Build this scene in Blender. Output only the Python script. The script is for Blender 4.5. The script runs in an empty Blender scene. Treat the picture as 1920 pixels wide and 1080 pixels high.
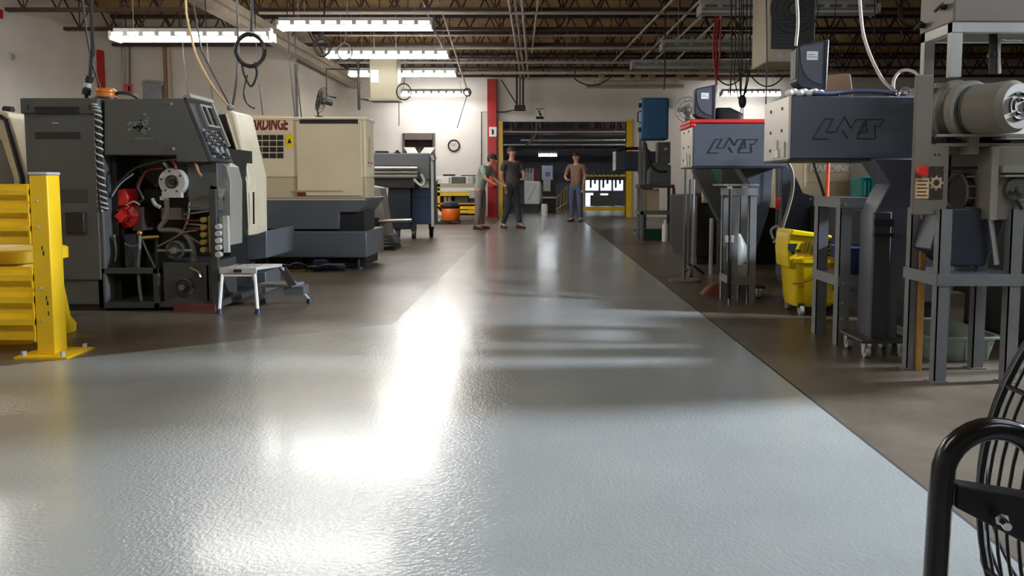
import bpy, bmesh, math, random
from mathutils import Vector, Matrix
random.seed(7)
SC = bpy.context.scene
COL = SC.collection

# ------------------------------------------------------------------ camera
F = 1400.0; HC = 1.0; TH = math.radians(4.2)
CX = 1005.0; CY = 345.0 + F*math.tan(TH)
cam_d = bpy.data.cameras.new('camera'); cam = bpy.data.objects.new('camera', cam_d); COL.objects.link(cam)
cam.location = (0, 0, HC); cam.rotation_euler = (math.pi/2 - TH, 0, 0)
cam_d.sensor_width = 36.0; cam_d.lens = F/1920*36.0
cam_d.shift_x = -(CX-960)/1920; cam_d.shift_y = (CY-540)/1920
cam_d.clip_start = 0.05; cam_d.clip_end = 200
SC.camera = cam
# ------------------------------------------------------------------ world, exposure
w = bpy.data.worlds.new('world'); SC.world = w; w.use_nodes = True
w.node_tree.nodes['Background'].inputs[0].default_value = (0.5, 0.55, 0.6, 1)
w.node_tree.nodes['Background'].inputs[1].default_value = 0.05
SC.view_settings.view_transform = 'Standard'
try: SC.view_settings.look = 'None'
except Exception: pass
SC.view_settings.gamma = 1.0
SC.view_settings.use_curve_mapping = False
SC.view_settings.exposure = 1.1
TUBE = 26.0          # radiance of a lit fluorescent tube

# ------------------------------------------------------------------ pixel <-> world measuring
CT, ST = math.cos(TH), math.sin(TH)
def ray(px, py):
    u = (px-CX)/F; v = (CY-py)/F
    return u, CT+v*ST, -ST+v*CT
def W(px, py, Y):
    u, dy, dz = ray(px, py); t = Y/dy
    return (u*t, Y, HC+dz*t)
def G(px, py, z=0.0):
    u, dy, dz = ray(px, py); t = (z-HC)/dz
    return (u*t, dy*t, z)
def Q(x0, y0, x1, y1, Y):
    m = (y0+y1)/2
    return W(x0, m, Y)[0], W(x1, m, Y)[0], W(x0, y1, Y)[2], W(x0, y0, Y)[2]
def XM(px, Y, py=420): return W(px, py, Y)[0]
def PL(pts, Y): return [(W(a, b, Y)[0], W(a, b, Y)[2]) for a, b in pts]
def WP(pts): return [W(*p) for p in pts]

# ------------------------------------------------------------------ materials
def lin(c):
    c /= 255.0
    return c/12.92 if c <= 0.04045 else ((c+0.055)/1.055)**2.4
def rgb(r, g, b): return (lin(r), lin(g), lin(b), 1.0)
MATS = {}
def mat(name, col, rough=0.5, metal=0.0, var=0.12, scale=6.0, bump=0.0, bscale=60.0, spec=0.5, coat=0.0):
    if name in MATS: return MATS[name]
    m = bpy.data.materials.new(name); m.use_nodes = True
    nt = m.node_tree; N = nt.nodes; L = nt.links
    b = N['Principled BSDF']
    tc = N.new('ShaderNodeTexCoord'); n = N.new('ShaderNodeTexNoise')
    n.inputs['Scale'].default_value = scale; n.inputs['Detail'].default_value = 6
    L.new(tc.outputs['Object'], n.inputs['Vector'])
    r = N.new('ShaderNodeValToRGB'); c = rgb(*col)
    r.color_ramp.elements[0].position = 0.3; r.color_ramp.elements[1].position = 0.7
    r.color_ramp.elements[0].color = tuple(x*(1-var) for x in c[:3])+(1,)
    r.color_ramp.elements[1].color = tuple(min(1, x*(1+var)) for x in c[:3])+(1,)
    L.new(n.outputs['Fac'], r.inputs[0]); L.new(r.outputs[0], b.inputs['Base Color'])
    b.inputs['Roughness'].default_value = rough; b.inputs['Metallic'].default_value = metal
    b.inputs['Specular IOR Level'].default_value = spec
    b.inputs['Coat Weight'].default_value = coat
    if bump:
        n2 = N.new('ShaderNodeTexNoise'); n2.inputs['Scale'].default_value = bscale; n2.inputs['Detail'].default_value = 3
        L.new(tc.outputs['Object'], n2.inputs['Vector'])
        bp = N.new('ShaderNodeBump'); bp.inputs['Strength'].default_value = bump; bp.inputs['Distance'].default_value = 0.01
        L.new(n2.outputs['Fac'], bp.inputs['Height']); L.new(bp.outputs[0], b.inputs['Normal'])
    MATS[name] = m; return m
def emit(name, col, s):
    if name in MATS: return MATS[name]
    m = bpy.data.materials.new(name); m.use_nodes = True
    b = m.node_tree.nodes['Principled BSDF']
    b.inputs['Base Color'].default_value = (0.8, 0.8, 0.8, 1)
    b.inputs['Emission Color'].default_value = (*col, 1); b.inputs['Emission Strength'].default_value = s
    MATS[name] = m; return m

# ------------------------------------------------------------------ mesh builder
class B:
    def __init__(s): s.v = []; s.f = []
    def add(s, v, f):
        o = len(s.v); s.v += [tuple(p) for p in v]; s.f += [tuple(i+o for i in q) for q in f]; return s
    def box(s, x0, x1, y0, y1, z0, z1):
        return s.add([(x0,y0,z0),(x1,y0,z0),(x1,y1,z0),(x0,y1,z0),(x0,y0,z1),(x1,y0,z1),(x1,y1,z1),(x0,y1,z1)],
              [(0,3,2,1),(4,5,6,7),(0,1,5,4),(1,2,6,5),(2,3,7,6),(3,0,4,7)])
    def cbox(s, c, d, rz=0, rx=0, ry=0):
        M = Matrix.Translation(c) @ Matrix.Rotation(rz,4,'Z') @ Matrix.Rotation(ry,4,'Y') @ Matrix.Rotation(rx,4,'X')
        t = B().box(-d[0]/2,d[0]/2,-d[1]/2,d[1]/2,-d[2]/2,d[2]/2)
        return s.add([M @ Vector(p) for p in t.v], t.f)
    def prism(s, poly, a, b, ax='y'):
        n = len(poly)
        def P(p, t):
            return {'y': (p[0], t, p[1]), 'x': (t, p[0], p[1]), 'z': (p[0], p[1], t)}[ax]
        return s.add([P(p, a) for p in poly]+[P(p, b) for p in poly],
              [tuple(range(n)), tuple(range(2*n-1, n-1, -1))]+[(i, i+n, (i+1)%n+n, (i+1)%n) for i in range(n)])
    def loft(s, rings, caps=True):
        n = len(rings[0]); v = [p for r in rings for p in r]; f = []
        for k in range(len(rings)-1):
            for i in range(n):
                f.append((k*n+i, k*n+(i+1)%n, (k+1)*n+(i+1)%n, (k+1)*n+i))
        if caps: f += [tuple(range(n-1,-1,-1)), tuple(range((len(rings)-1)*n, len(rings)*n))]
        return s.add(v, f)
    def cyl(s, p0, p1, r0, r1=None, n=14):
        r1 = r0 if r1 is None else r1
        p0 = Vector(p0); p1 = Vector(p1); d = (p1-p0).normalized()
        a = d.orthogonal().normalized(); b = d.cross(a)
        R = lambda p, r: [p+a*(r*math.cos(2*math.pi*i/n))+b*(r*math.sin(2*math.pi*i/n)) for i in range(n)]
        return s.loft([R(p0, r0), R(p1, r1)])
    def tube(s, pts, r, n=7, closed=False):
        P = [Vector(p) for p in pts]
        t0 = (P[1]-P[0]).normalized(); a = t0.orthogonal().normalized(); rings = []
        m = len(P)
        for i in range(m):
            if closed: t = (P[(i+1)%m]-P[i-1])
            else: t = (P[min(i+1,m-1)]-P[max(i-1,0)])
            t = t.normalized() if t.length > 1e-9 else t0
            a = a - t*a.dot(t)
            a = a.normalized() if a.length > 1e-6 else t.orthogonal().normalized()
            b = t.cross(a); rr = r(i/(m-1)) if callable(r) else r
            rings.append([P[i]+a*(rr*math.cos(2*math.pi*k/n))+b*(rr*math.sin(2*math.pi*k/n)) for k in range(n)])
        if closed: rings.append(rings[0]); return s.loft(rings, False)
        return s.loft(rings)
    def lathe(s, prof, c, ax='z', n=24, caps=True):
        rings = []
        for r, h in prof:
            ring = []
            for i in range(n):
                t = 2*math.pi*i/n; q = (r*math.cos(t), r*math.sin(t), h)
                if ax == 'y': q = (q[0], h, q[1])
                elif ax == 'x': q = (h, q[0], q[1])
                ring.append((c[0]+q[0], c[1]+q[1], c[2]+q[2]))
            rings.append(ring)
        return s.loft(rings, caps)
    def torus(s, c, R, r, ax='y', n=28, m=7):
        pts = []
        for i in range(n):
            t = 2*math.pi*i/n; x, z = R*math.cos(t), R*math.sin(t)
            q = {'y': (x,0,z), 'x': (0,x,z), 'z': (x,z,0)}[ax]
            pts.append((c[0]+q[0], c[1]+q[1], c[2]+q[2]))
        return s.tube(pts, r, m, closed=True)
    def ball(s, c, rx, ry=None, rz=None, n=12, m=8):
        ry = ry or rx; rz = rz or rx; rings = []
        for k in range(1, m):
            f = math.pi*k/m; rings.append([(c[0]+rx*math.sin(f)*math.cos(2*math.pi*i/n), c[1]+ry*math.sin(f)*math.sin(2*math.pi*i/n), c[2]-rz*math.cos(f)) for i in range(n)])
        return s.loft(rings)
    def join(s, o): return s.add(o.v, o.f)
    def xf(s, M): s.v = [tuple(M @ Vector(p)) for p in s.v]; return s

def smooth(pts, k=6):
    """Catmull-Rom through the points"""
    P = [Vector(p) for p in pts]; out = []
    for i in range(len(P)-1):
        a, b, c, d = P[max(i-1,0)], P[i], P[i+1], P[min(i+2,len(P)-1)]
        for j in range(k):
            t = j/k
            out.append(0.5*((2*b)+(c-a)*t+(2*a-5*b+4*c-d)*t*t+(3*b-a-3*c+d)*t**3))
    out.append(P[-1]); return out
def sag(p0, p1, s, n=12):
    p0 = Vector(p0); p1 = Vector(p1)
    return [p0.lerp(p1, i/n)-Vector((0,0,s*4*(i/n)*(1-i/n))) for i in range(n+1)]

ORG = {}
def mesh_of(name, b, m, org, bev=0.0, sm=True):
    me = bpy.data.meshes.new(name)
    me.from_pydata([(p[0]-org[0], p[1]-org[1], p[2]-org[2]) for p in b.v], [], b.f)
    bm = bmesh.new(); bm.from_mesh(me)
    bmesh.ops.recalc_face_normals(bm, faces=bm.faces)
    bm.to_mesh(me); bm.free()
    ms = m if isinstance(m, (list, tuple)) else [m]
    for x in ms: me.materials.append(x)
    if sm:
        for p in me.polygons: p.use_smooth = True
        me.set_sharp_from_angle(angle=math.radians(38))
    return me
def part(name, b, m, parent, bev=0.0, sm=True, label=None):
    org = ORG[parent.name]
    o = bpy.data.objects.new(name, mesh_of(name, b, m, org, sm=sm)); COL.objects.link(o)
    o.parent = parent; ORG[o.name] = org
    if bev: addbev(o, bev)
    if label: o['label'] = label
    return o
def addbev(o, bev):
    md = o.modifiers.new('bevel', 'BEVEL'); md.width = bev; md.segments = 2; md.limit_method = 'ANGLE'; md.angle_limit = math.radians(40)
    md.harden_normals = False
def tag(o, label, cat, group=None):
    o['label'] = label; o['category'] = cat
    if group: o['group'] = group
    return o
def thing(name, label, cat, loc, group=None):
    o = bpy.data.objects.new(name, None); COL.objects.link(o); o.location = loc
    o.empty_display_size = 0.1
    ORG[o.name] = tuple(loc); return tag(o, label, cat, group)
def single(name, b, m, label, cat, group=None, bev=0.0, sm=True):
    xs, ys, zs = zip(*b.v); org = ((min(xs)+max(xs))/2, (min(ys)+max(ys))/2, min(zs))
    o = bpy.data.objects.new(name, mesh_of(name, b, m, org, sm=sm)); COL.objects.link(o)
    o.location = org; ORG[o.name] = org
    if bev: addbev(o, bev)
    return tag(o, label, cat, group)
def struct(name, b, m, sm=False):
    o = bpy.data.objects.new(name, mesh_of(name, b, m, (0,0,0), sm=sm)); COL.objects.link(o)
    ORG[o.name] = (0,0,0); o['kind'] = 'structure'; return o
def dup(root, loc, label, group=None):
    r = root.copy(); COL.objects.link(r); r.location = loc; r['label'] = label
    if group: r['group'] = group
    for ch in list(root.children):
        c = ch.copy(); COL.objects.link(c); c.parent = r
        for g in list(ch.children):
            d = g.copy(); COL.objects.link(d); d.parent = c
    return r
def text_b(body, size, o, u, v, depth=0.004, shear=0.0, bold=0.0, align='LEFT'):
    """lettering mesh; o = origin of the baseline, u/v = unit vectors of writing and up"""
    cu = bpy.data.curves.new('lettering', 'FONT'); cu.body = body; cu.size = size; cu.extrude = depth/2; cu.shear = shear; cu.offset = bold
    cu.align_x = align; cu.resolution_u = 3
    ob = bpy.data.objects.new('lettering', cu)
    COL.objects.link(ob); bpy.context.view_layer.update()
    me = bpy.data.meshes.new_from_object(ob.evaluated_get(bpy.context.evaluated_depsgraph_get()))
    u = Vector(u); v = Vector(v); n = u.cross(v); o = Vector(o)
    b = B().add([o+u*p.co.x+v*p.co.y+n*p.co.z for p in me.vertices], [tuple(f.vertices) for f in me.polygons])
    bpy.data.objects.remove(ob); bpy.data.meshes.remove(me); bpy.data.curves.remove(cu)
    return b
UX, UZ = (1,0,0), (0,0,1)

# ------------------------------------------------------------------ palette
M_wall = mat('white_painted_block', (226,222,216), 0.7, var=0.04, scale=1.5, bump=0.1, bscale=30)
M_wallw = mat('cream_painted_wall', (214,208,196), 0.7, var=0.05, scale=1.2)
M_deck = mat('tan_roof_deck', (168,138,80), 0.8, var=0.25, scale=2)
M_joist = mat('red_oxide_steel', (62,36,32), 0.55, var=0.25, scale=8)
M_pipe = mat('galvanised_pipe', (176,168,158), 0.45, 0.3, var=0.1)
M_beam = mat('pale_painted_beam', (190,178,158), 0.6, var=0.12)
M_black = mat('black_rubber', (16,16,17), 0.55, var=0.2)
M_dark = mat('black_steel_and_shade', (26,25,25), 0.5, var=0.3)  # black for steel parts; on the lathe bed it also paints in shade
M_char = mat('charcoal_machine_paint', (78,79,76), 0.45, var=0.10, scale=4)
M_char2 = mat('mid_charcoal_paint', (56,57,56), 0.5, var=0.12, scale=4)
M_lns = mat('slate_feeder_paint', (78,81,91), 0.45, var=0.07, scale=3)
M_lnsd = mat('dark_slate_paint', (50,54,66), 0.45, var=0.08, scale=3)
M_slate = mat('slate_machine_base', (86,90,94), 0.4, var=0.08, scale=3)
M_navy = mat('navy_cabinet_paint', (34,52,78), 0.4, var=0.1)
M_blue = mat('blue_panel_paint', (38,92,138), 0.45, var=0.05)
M_cream = mat('cream_machine_paint', (226,208,172), 0.45, var=0.05, scale=2)
M_cream2 = mat('khaki_machine_paint', (196,180,146), 0.5, var=0.06, scale=2)
M_beige = mat('beige_guard_paint', (206,194,166), 0.5, var=0.08)
M_grey = mat('grey_machine_paint', (136,132,122), 0.5, var=0.08, scale=3)
M_gtan = mat('warm_grey_paint', (120,113,103), 0.5, var=0.08, scale=3)
M_lgrey = mat('light_grey_steel', (178,178,174), 0.45, 0.1, var=0.08)
M_steel = mat('brushed_steel', (190,190,188), 0.32, 0.85, var=0.1)
M_silver = mat('silver_plate', (205,200,190), 0.4, 0.35, var=0.05)
M_chrome = mat('bright_chrome', (225,225,228), 0.15, 1.0, var=0.02)
M_leg = mat('steel_grey_leg_paint', (120,122,124), 0.45, 0.1, var=0.12, scale=5)
M_yel = mat('safety_yellow_paint', (240,196,28), 0.4, var=0.08, scale=4)
M_bucket = mat('yellow_plastic', (246,214,8), 0.35, var=0.05)
M_red = mat('red_paint', (176,24,26), 0.45, var=0.1)
M_red2 = mat('bright_red_plastic', (222,44,36), 0.4, var=0.08)
M_orange = mat('orange_plastic', (226,104,24), 0.4, var=0.06)
M_brass = mat('yellow_brass', (160,142,74), 0.35, 0.7, var=0.15)
M_white = mat('white_plastic', (232,232,230), 0.4, var=0.03)
M_teal = mat('teal_plastic', (0,140,128), 0.35, var=0.08)
M_tote = mat('grey_green_tote_plastic', (142,152,138), 0.5, var=0.06)
M_bbin = mat('blue_tub_plastic', (48,66,122), 0.45, var=0.06)
M_wood = mat('bare_wood', (190,140,72), 0.6, var=0.15, scale=10)
M_brownboard = mat('brown_board', (150,112,78), 0.6, var=0.1)
M_hose = mat('grey_hose', (110,108,102), 0.5, var=0.15)
M_khakicord = mat('tan_cord', (150,130,92), 0.6, var=0.1)
M_ink = mat('black_ink', (22,20,20), 0.6, var=0.05)
M_redink = mat('red_brown_ink', (112,34,20), 0.5, var=0.05)
M_peach = mat('peach_label', (248,218,188), 0.5, var=0.02)
M_paper = mat('white_paper', (240,240,238), 0.7, var=0.02)
M_screen = mat('dark_screen_glass', (18,20,24), 0.12, var=0.1)
M_key = mat('grey_keys', (128,130,134), 0.5, var=0.3, scale=40)
M_heat = mat('heater_beige', (176,166,140), 0.5, var=0.06)
M_olive = mat('olive_grey_paint', (128,122,100), 0.5, var=0.06)
M_skin = mat('skin', (206,150,124), 0.55, var=0.05)
M_tubeoff = mat('unlit_tube_glass', (205,205,200), 0.3, var=0.02)
E_tube = emit('lit_tube', (1.0, 0.965, 0.92), TUBE)
E_tubec = emit('cool_fill_tube', (0.80, 0.89, 1.0), TUBE*0.7)  # cool tubes of the unseen fill lights added near the camera
E_dim = emit('lit_far_tube', (0.9, 0.95, 1.0), 20.0)

# epoxy floor: glossy grey with orange-peel texture
def floor_mat(name, c0, c1, rough, bump, bscale, dist, stain=None, coat=0.0, scale=1.1):
    m = bpy.data.materials.new(name); m.use_nodes = True
    nt = m.node_tree; N = nt.nodes; L = nt.links; b = N['Principled BSDF']
    tc = N.new('ShaderNodeTexCoord'); n = N.new('ShaderNodeTexNoise'); n.inputs['Scale'].default_value = scale; n.inputs['Detail'].default_value = 8
    L.new(tc.outputs['Object'], n.inputs['Vector'])
    r = N.new('ShaderNodeValToRGB'); r.color_ramp.elements[0].position = 0.32; r.color_ramp.elements[1].position = 0.68
    r.color_ramp.elements[0].color = rgb(*c0); r.color_ramp.elements[1].color = rgb(*c1)
    L.new(n.outputs['Fac'], r.inputs[0]); out = r.outputs[0]
    if stain:
        n3 = N.new('ShaderNodeTexNoise'); n3.inputs['Scale'].default_value = 0.7; n3.inputs['Detail'].default_value = 10; n3.inputs['Roughness'].default_value = 0.7
        L.new(tc.outputs['Object'], n3.inputs['Vector'])
        r3 = N.new('ShaderNodeValToRGB'); r3.color_ramp.elements[0].position = 0.45; r3.color_ramp.elements[1].position = 0.72
        L.new(n3.outputs['Fac'], r3.inputs[0])
        mx = N.new('ShaderNodeMix'); mx.data_type = 'RGBA'
        L.new(r3.outputs[0], mx.inputs[0]); L.new(out, mx.inputs[6]); mx.inputs[7].default_value = rgb(*stain); out = mx.outputs[2]
    L.new(out, b.inputs['Base Color'])
    nr = N.new('ShaderNodeTexNoise'); nr.inputs['Scale'].default_value = 0.9; nr.inputs['Detail'].default_value = 5
    L.new(tc.outputs['Object'], nr.inputs['Vector'])
    mr = N.new('ShaderNodeMapRange'); mr.inputs[3].default_value = rough*0.7; mr.inputs[4].default_value = rough*1.3
    L.new(nr.outputs['Fac'], mr.inputs[0]); L.new(mr.outputs[0], b.inputs['Roughness'])
    n2 = N.new('ShaderNodeTexNoise'); n2.inputs['Scale'].default_value = bscale; n2.inputs['Detail'].default_value = 2
    L.new(tc.outputs['Object'], n2.inputs['Vector'])
    bp = N.new('ShaderNodeBump'); bp.inputs['Strength'].default_value = bump; bp.inputs['Distance'].default_value = dist
    L.new(n2.outputs['Fac'], bp.inputs['Height']); L.new(bp.outputs[0], b.inputs['Normal'])
    b.inputs['Coat Weight'].default_value = coat; b.inputs['Coat Roughness'].default_value = 0.15
    return m
M_epoxy = floor_mat('grey_epoxy_floor', (146,150,149), (160,163,161), 0.22, 0.6, 80, 0.004, coat=0.38)
M_conc = floor_mat('worn_brown_concrete', (86,77,66), (112,102,90), 0.34, 0.35, 30, 0.004, stain=(66,54,42))

# ------------------------------------------------------------------ room shell
YB = 22.6; ZC = 4.85; XR = 15.0; XL = -9.7; YN = -8.0
struct('floor', B().box(XL-0.2, XR+0.2, YN-0.2, 38.2, -0.2, 0), M_conc)
aisle = [(-1.02,24.5),(-1.02,5.28),(-1.92,4.67),(-2.9,4.05),(-6.0,2.3),(XL+0.05,2.3),(XL+0.05,-7.9),(1.27,-7.9),(1.27,24.5)]
struct('floor_aisle', B().prism(aisle, 0.0, 0.004, 'z'), M_epoxy)
struct('trim_1', B().box(1.27, 1.285, -7.9, 22.5, 0, 0.0025), mat('dark_edge_strip', (40,36,32), 0.8))  # thin dark strip along the right edge of the aisle coating
struct('ceiling', B().box(XL-0.2, XR+0.2, YN-0.2, YB+0.2, ZC, ZC+0.2), M_deck)
struct('wall_left', B().box(XL-0.2, XL, YN, 17.8, 0, ZC), M_wall)
struct('wall_rear_left', B().box(XL-0.2, -5.65, 17.8, 18.0, 0, ZC), M_wallw)
struct('wall_recess', B().box(-5.85, -5.65, 18.0, YB, 0, ZC), M_wallw)
struct('wall_right', B().box(XR, XR+0.2, YN, YB, 0, ZC), M_wallw)
struct('wall_front', B().box(XL-0.2, XR+0.2, YN-0.2, YN, 0, ZC), M_wallw)
# back wall with doorway and small opening
dx0, dx1, dz0, dz1 = Q(943, 228, 1174, 405, YB); dz0 = 0
wx0, wx1, wz0, wz1 = Q(758, 256, 813, 330, YB)
bw = B()
bw.box(-5.65, wx0, YB, YB+0.2, 0, ZC); bw.box(wx0, wx1, YB, YB+0.2, 0, wz0); bw.box(wx0, wx1, YB, YB+0.2, wz1, ZC)
bw.box(wx1, dx0, YB, YB+0.2, 0, ZC); bw.box(dx0, dx1, YB, YB+0.2, dz1, ZC); bw.box(dx1, XR, YB, YB+0.2, 0, ZC)
struct('wall_back', bw, M_wall)
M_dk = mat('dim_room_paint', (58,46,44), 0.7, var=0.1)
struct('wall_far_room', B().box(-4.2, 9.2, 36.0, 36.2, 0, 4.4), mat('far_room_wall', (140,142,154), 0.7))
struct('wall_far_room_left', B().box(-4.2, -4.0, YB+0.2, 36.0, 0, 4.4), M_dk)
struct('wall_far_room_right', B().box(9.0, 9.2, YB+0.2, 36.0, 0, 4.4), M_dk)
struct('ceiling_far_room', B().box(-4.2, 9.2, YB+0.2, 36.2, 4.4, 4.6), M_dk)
# doorway jambs
j = B(); j.box(dx0-0.12, dx0, YB-0.10, YB+0.25, 0, dz1+0.02); struct('trim_2', j, M_yel)
j = B(); j.box(dx1, dx1+0.16, YB-0.10, YB+0.25, 0, dz1+0.06); struct('trim_3', j, M_yel)
# opening in the back wall: dark frame and shelf recess
wf = B()
for a in [(wx0-0.05, wx0+0.02, wz0-0.05, wz1+0.1), (wx1-0.02, wx1+0.05, wz0-0.05, wz1+0.1), (wx0, wx1, wz1-0.1, wz1+0.1), (wx0, wx1, wz0-0.05, wz0)]:
    wf.box(a[0], a[1], YB-0.04, YB+0.2, a[2], a[3])
wn = struct('window_1', wf, mat('dark_window_frame', (96,86,84), 0.5))
wb = B().box(wx0, wx1, YB+0.16, YB+0.19, wz0, wz1)
part('backing', wb, mat('dark_recess', (44,34,32), 0.8), wn)
bk = B()
for i in range(9):
    x = wx0+0.06+i*(wx1-wx0-0.14)/9
    bk.box(x, x+0.055+0.02*(i%3), YB+0.06, YB+0.15, wz1-0.62, wz1-0.3-0.05*((i*7)%3))
bk.box(wx0, wx1, YB+0.03, YB+0.16, wz1-0.66, wz1-0.62)
part('shelf', bk, mat('dark_red_binders', (74,44,40), 0.6, var=0.4), wn)

# ------------------------------------------------------------------ fluorescent fixtures
def fixture(x0, x1, y, z, lit=E_tube, name='strip_light', label='', group=None, hang=True, lit2=None):
    t = thing(name, label, 'ceiling light', ((x0+x1)/2, y, z), group)
    h = B()
    h.prism([(y-0.05,z+0.10),(y+0.05,z+0.10),(y+0.05,z+0.16),(y-0.05,z+0.16)], x0, x1, 'x')
    h.prism([(y-0.05,z+0.10),(y-0.16,z+0.085),(y-0.16,z+0.08),(y,z+0.09),(y+0.16,z+0.045),(y+0.16,z+0.05),(y+0.05,z+0.105)], x0, x1, 'x')
    n = 10; L = (x1-x0)/n
    for i in range(n+1):
        h.box(max(x0, x0+i*L-L*0.14), min(x1, x0+i*L+L*0.14), y-0.165, y-0.155, z+0.03, z+0.085)
    h.box(x0, x1, y-0.165, y-0.155, z+0.022, z+0.034); h.box(x0, x1, y-0.165, y-0.155, z+0.082, z+0.09)
    for x in (x0, x1): h.box(x-0.012, x+0.012, y-0.16, y+0.16, z-0.03, z+0.10)
    part('reflector', h, M_lgrey, t)
    for dy in (-0.09, 0.09):
        part('tube', B().cyl((x0+0.02,y+dy,z), (x1-0.02,y+dy,z), 0.024, n=10), lit or M_tubeoff, t)
    if hang:
        for fx in (0.12, 0.88):
            x = x0+(x1-x0)*fx
            part('hanger', B().tube([(x,y,z+0.15),(x,y,ZC-0.005)], 0.006, 5), M_pipe, t)
    return t
def fx_px(px0, px1, py, Y, **k):
    a = W(px0, py, Y); b = W(px1, py, Y); return fixture(a[0], b[0], Y, a[2], **k)
g = 'lit strip lights over the left machines'
fx_px(216, 510, 74, 11.6, label='lit strip light farthest left, over the charcoal machine, in front of the red post', group=g)
fx_px(525, 812, 53, 11.9, label='lit fluorescent strip light second from left, nearest of the row running to the back wall', group=g)
fx_px(612, 842, 106, 15.2, label='lit fluorescent strip light behind two hanging hose coils, third from the left', group=g)
fx_px(655, 856, 141, 17.3, label='lit fluorescent strip light partly hidden behind the olive grey hanging heater', group=g)
fx_px(740, 880, 178, 21.5, label='lit fluorescent strip light farthest away, right in front of the white back wall', group=g)
for i, yy in ((0, 8.9), (2, 1.6)):
    fixture(-4.2, -1.76, yy, 3.55, label='lit strip light above the grey aisle, '+('farther' if i==0 else 'nearer')+' of two outside the picture', group='strip lights overhead')
for x, yy, c in ((-9.6, 9.8, E_tube), (-9.6, 6.5, E_tube), (2.0, 0.9, E_tubec), (2.2, 2.4, E_tubec), (1.8, -1.6, E_tubec)):  # unseen lamps added to brighten the left wall and the near right side
    fixture(x, x+2.44, yy, 3.75, lit=c, label='unseen strip light added overhead to brighten the room near the camera', group='strip lights overhead')
fx_px(1352, 1462, 178, 21.4, label='lit short strip light low over the machines at right', group=None)
g = 'unlit strip lights at right'
fx_px(1312, 1640, 24, 10.6, lit=None, label='unlit white strip light nearest at top right, behind the big fan heater', group=g)
fx_px(1240, 1500, 92, 13.4, lit=None, label='unlit white strip light in the middle of the three at right', group=g)
fx_px(1184, 1405, 127, 15.9, lit=None, label='unlit white strip light lowest and farthest of the three at right', group=g)

# cool flood lamp on a pole in the machine bay at right, outside the picture
fl = Vector((7.4, 4.45, 3.1)); dr_ = (Vector((0.2, 3.4, 0.0))-fl).normalized()
t = thing('flood_light', 'cool white flood lamp on a pole in the machine bay, outside the picture at right', 'lamp', (7.55, 4.45, 0))
part('pole', B().cyl((7.62,4.45,0.03),(7.62,4.45,3.3),0.03).cyl((7.62,4.45,0),(7.62,4.45,0.03),0.25), M_dark, t)
hq = dr_.to_track_quat('-Z', 'Y').to_matrix().to_4x4()
part('housing', B().box(-0.3,0.3,-0.3,0.3,0.03,0.12).xf(Matrix.Translation(fl) @ hq), M_dark, t)
part('arm', B().cyl(tuple(fl-dr_*0.1),(7.62,4.45,3.2),0.025), M_dark, t)
ld = bpy.data.lights.new('flood_lamp', 'AREA'); ld.shape = 'SQUARE'; ld.size = 0.5; ld.energy = 205; ld.spread = math.radians(95); ld.color = (0.78, 0.88, 1.0)
lo = bpy.data.objects.new('flood_lamp', ld); COL.objects.link(lo); lo.parent = t
lo.matrix_local = Matrix.Translation(fl-Vector((7.55,4.45,0))) @ hq
# ------------------------------------------------------------------ roof joists
def joist(y, x0, x1, label):
    t = thing('roof_joist', label, 'joist', ((x0+x1)/2, y, 4.15), 'red oxide roof joists')
    part('top_chord', B().box(x0, x1, y-0.06, y+0.06, ZC-0.07, ZC), M_joist, t)
    part('bottom_chord', B().box(x0, x1, y-0.055, y+0.055, 4.15, 4.215), M_joist, t)
    n = max(2, int(round((x1-x0)/0.62))); d = (x1-x0)/n; wb = B()
    for i in range(n):
        a = x0+i*d; m = a+d/2
        wb.tube([(a,y,ZC-0.05),(m,y,4.19)], 0.017, 5); wb.tube([(m,y,4.19),(a+d,y,ZC-0.05)], 0.017, 5)
        if i % 2 == 0: wb.tube([(m,y,4.19),(m,y,ZC-0.05)], 0.012, 5)
    part('web', wb, M_joist, t)
    return t
for i, y in enumerate((8.6, 10.4, 12.2, 13.95, 15.65, 17.4)):
    joist(y, XL, XR, 'dark red open web roof joist, '+['sixth','fifth','fourth','third','second','first'][i]+' one in front of the rear left wall')
for i, y in enumerate((19.2, 20.8, 22.35)):
    joist(y, -5.65, XR, 'dark red open web roof joist, '+['third from','second from','hard against'][i]+' the back wall')
# ------------------------------------------------------------------ pipes along and across the roof
def pipe(p0, p1, r, m, label, name='overhead_pipe', grp='overhead pipes', mid=()):
    b = B().tube([p0, *mid, p1], r, 8)
    for f in (0.08, 0.5, 0.92):
        q = Vector(p0).lerp(Vector(p1), f); b.tube([q, (q[0], q[1], ZC-0.005)], 0.006, 5)
    return single(name, b, m, label, 'pipe', grp)
beam = B(); beam.box(-5.42, -5.22, 3.0, YB, 4.0, 4.15); beam.box(-5.34, -5.30, 3.0, YB, 3.86, 4.0); beam.box(-5.42, -5.22, 3.0, YB, 3.83, 3.86)
single('roof_girder', beam, M_beam, 'pale painted steel girder running from top left down to the recess wall', 'girder')
pipe((-5.0,13.75,4.08), (5.2,13.75,4.08), 0.03, M_pipe, 'pale pipe crossing under the third roof joist, highest of the cross pipes')
pipe((-4.6,16.3,4.18), (3.5,16.3,4.18), 0.02, M_pipe, 'thin pale pipe crossing above the third lit strip light')
pipe((-4.6,17.25,4.08), (6.0,17.25,4.08), 0.035, M_pipe, 'pale pipe crossing the room just behind the second joist from front')
pipe((-5.0,19.05,4.05), (7.0,19.05,4.05), 0.035, M_pipe, 'pale pipe crossing in front of the third joist from the back wall')
pipe((-3.0,20.6,4.02), (9.0,20.6,4.02), 0.04, M_beam, 'cream pipe crossing in front of the second joist from the back wall')
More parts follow.
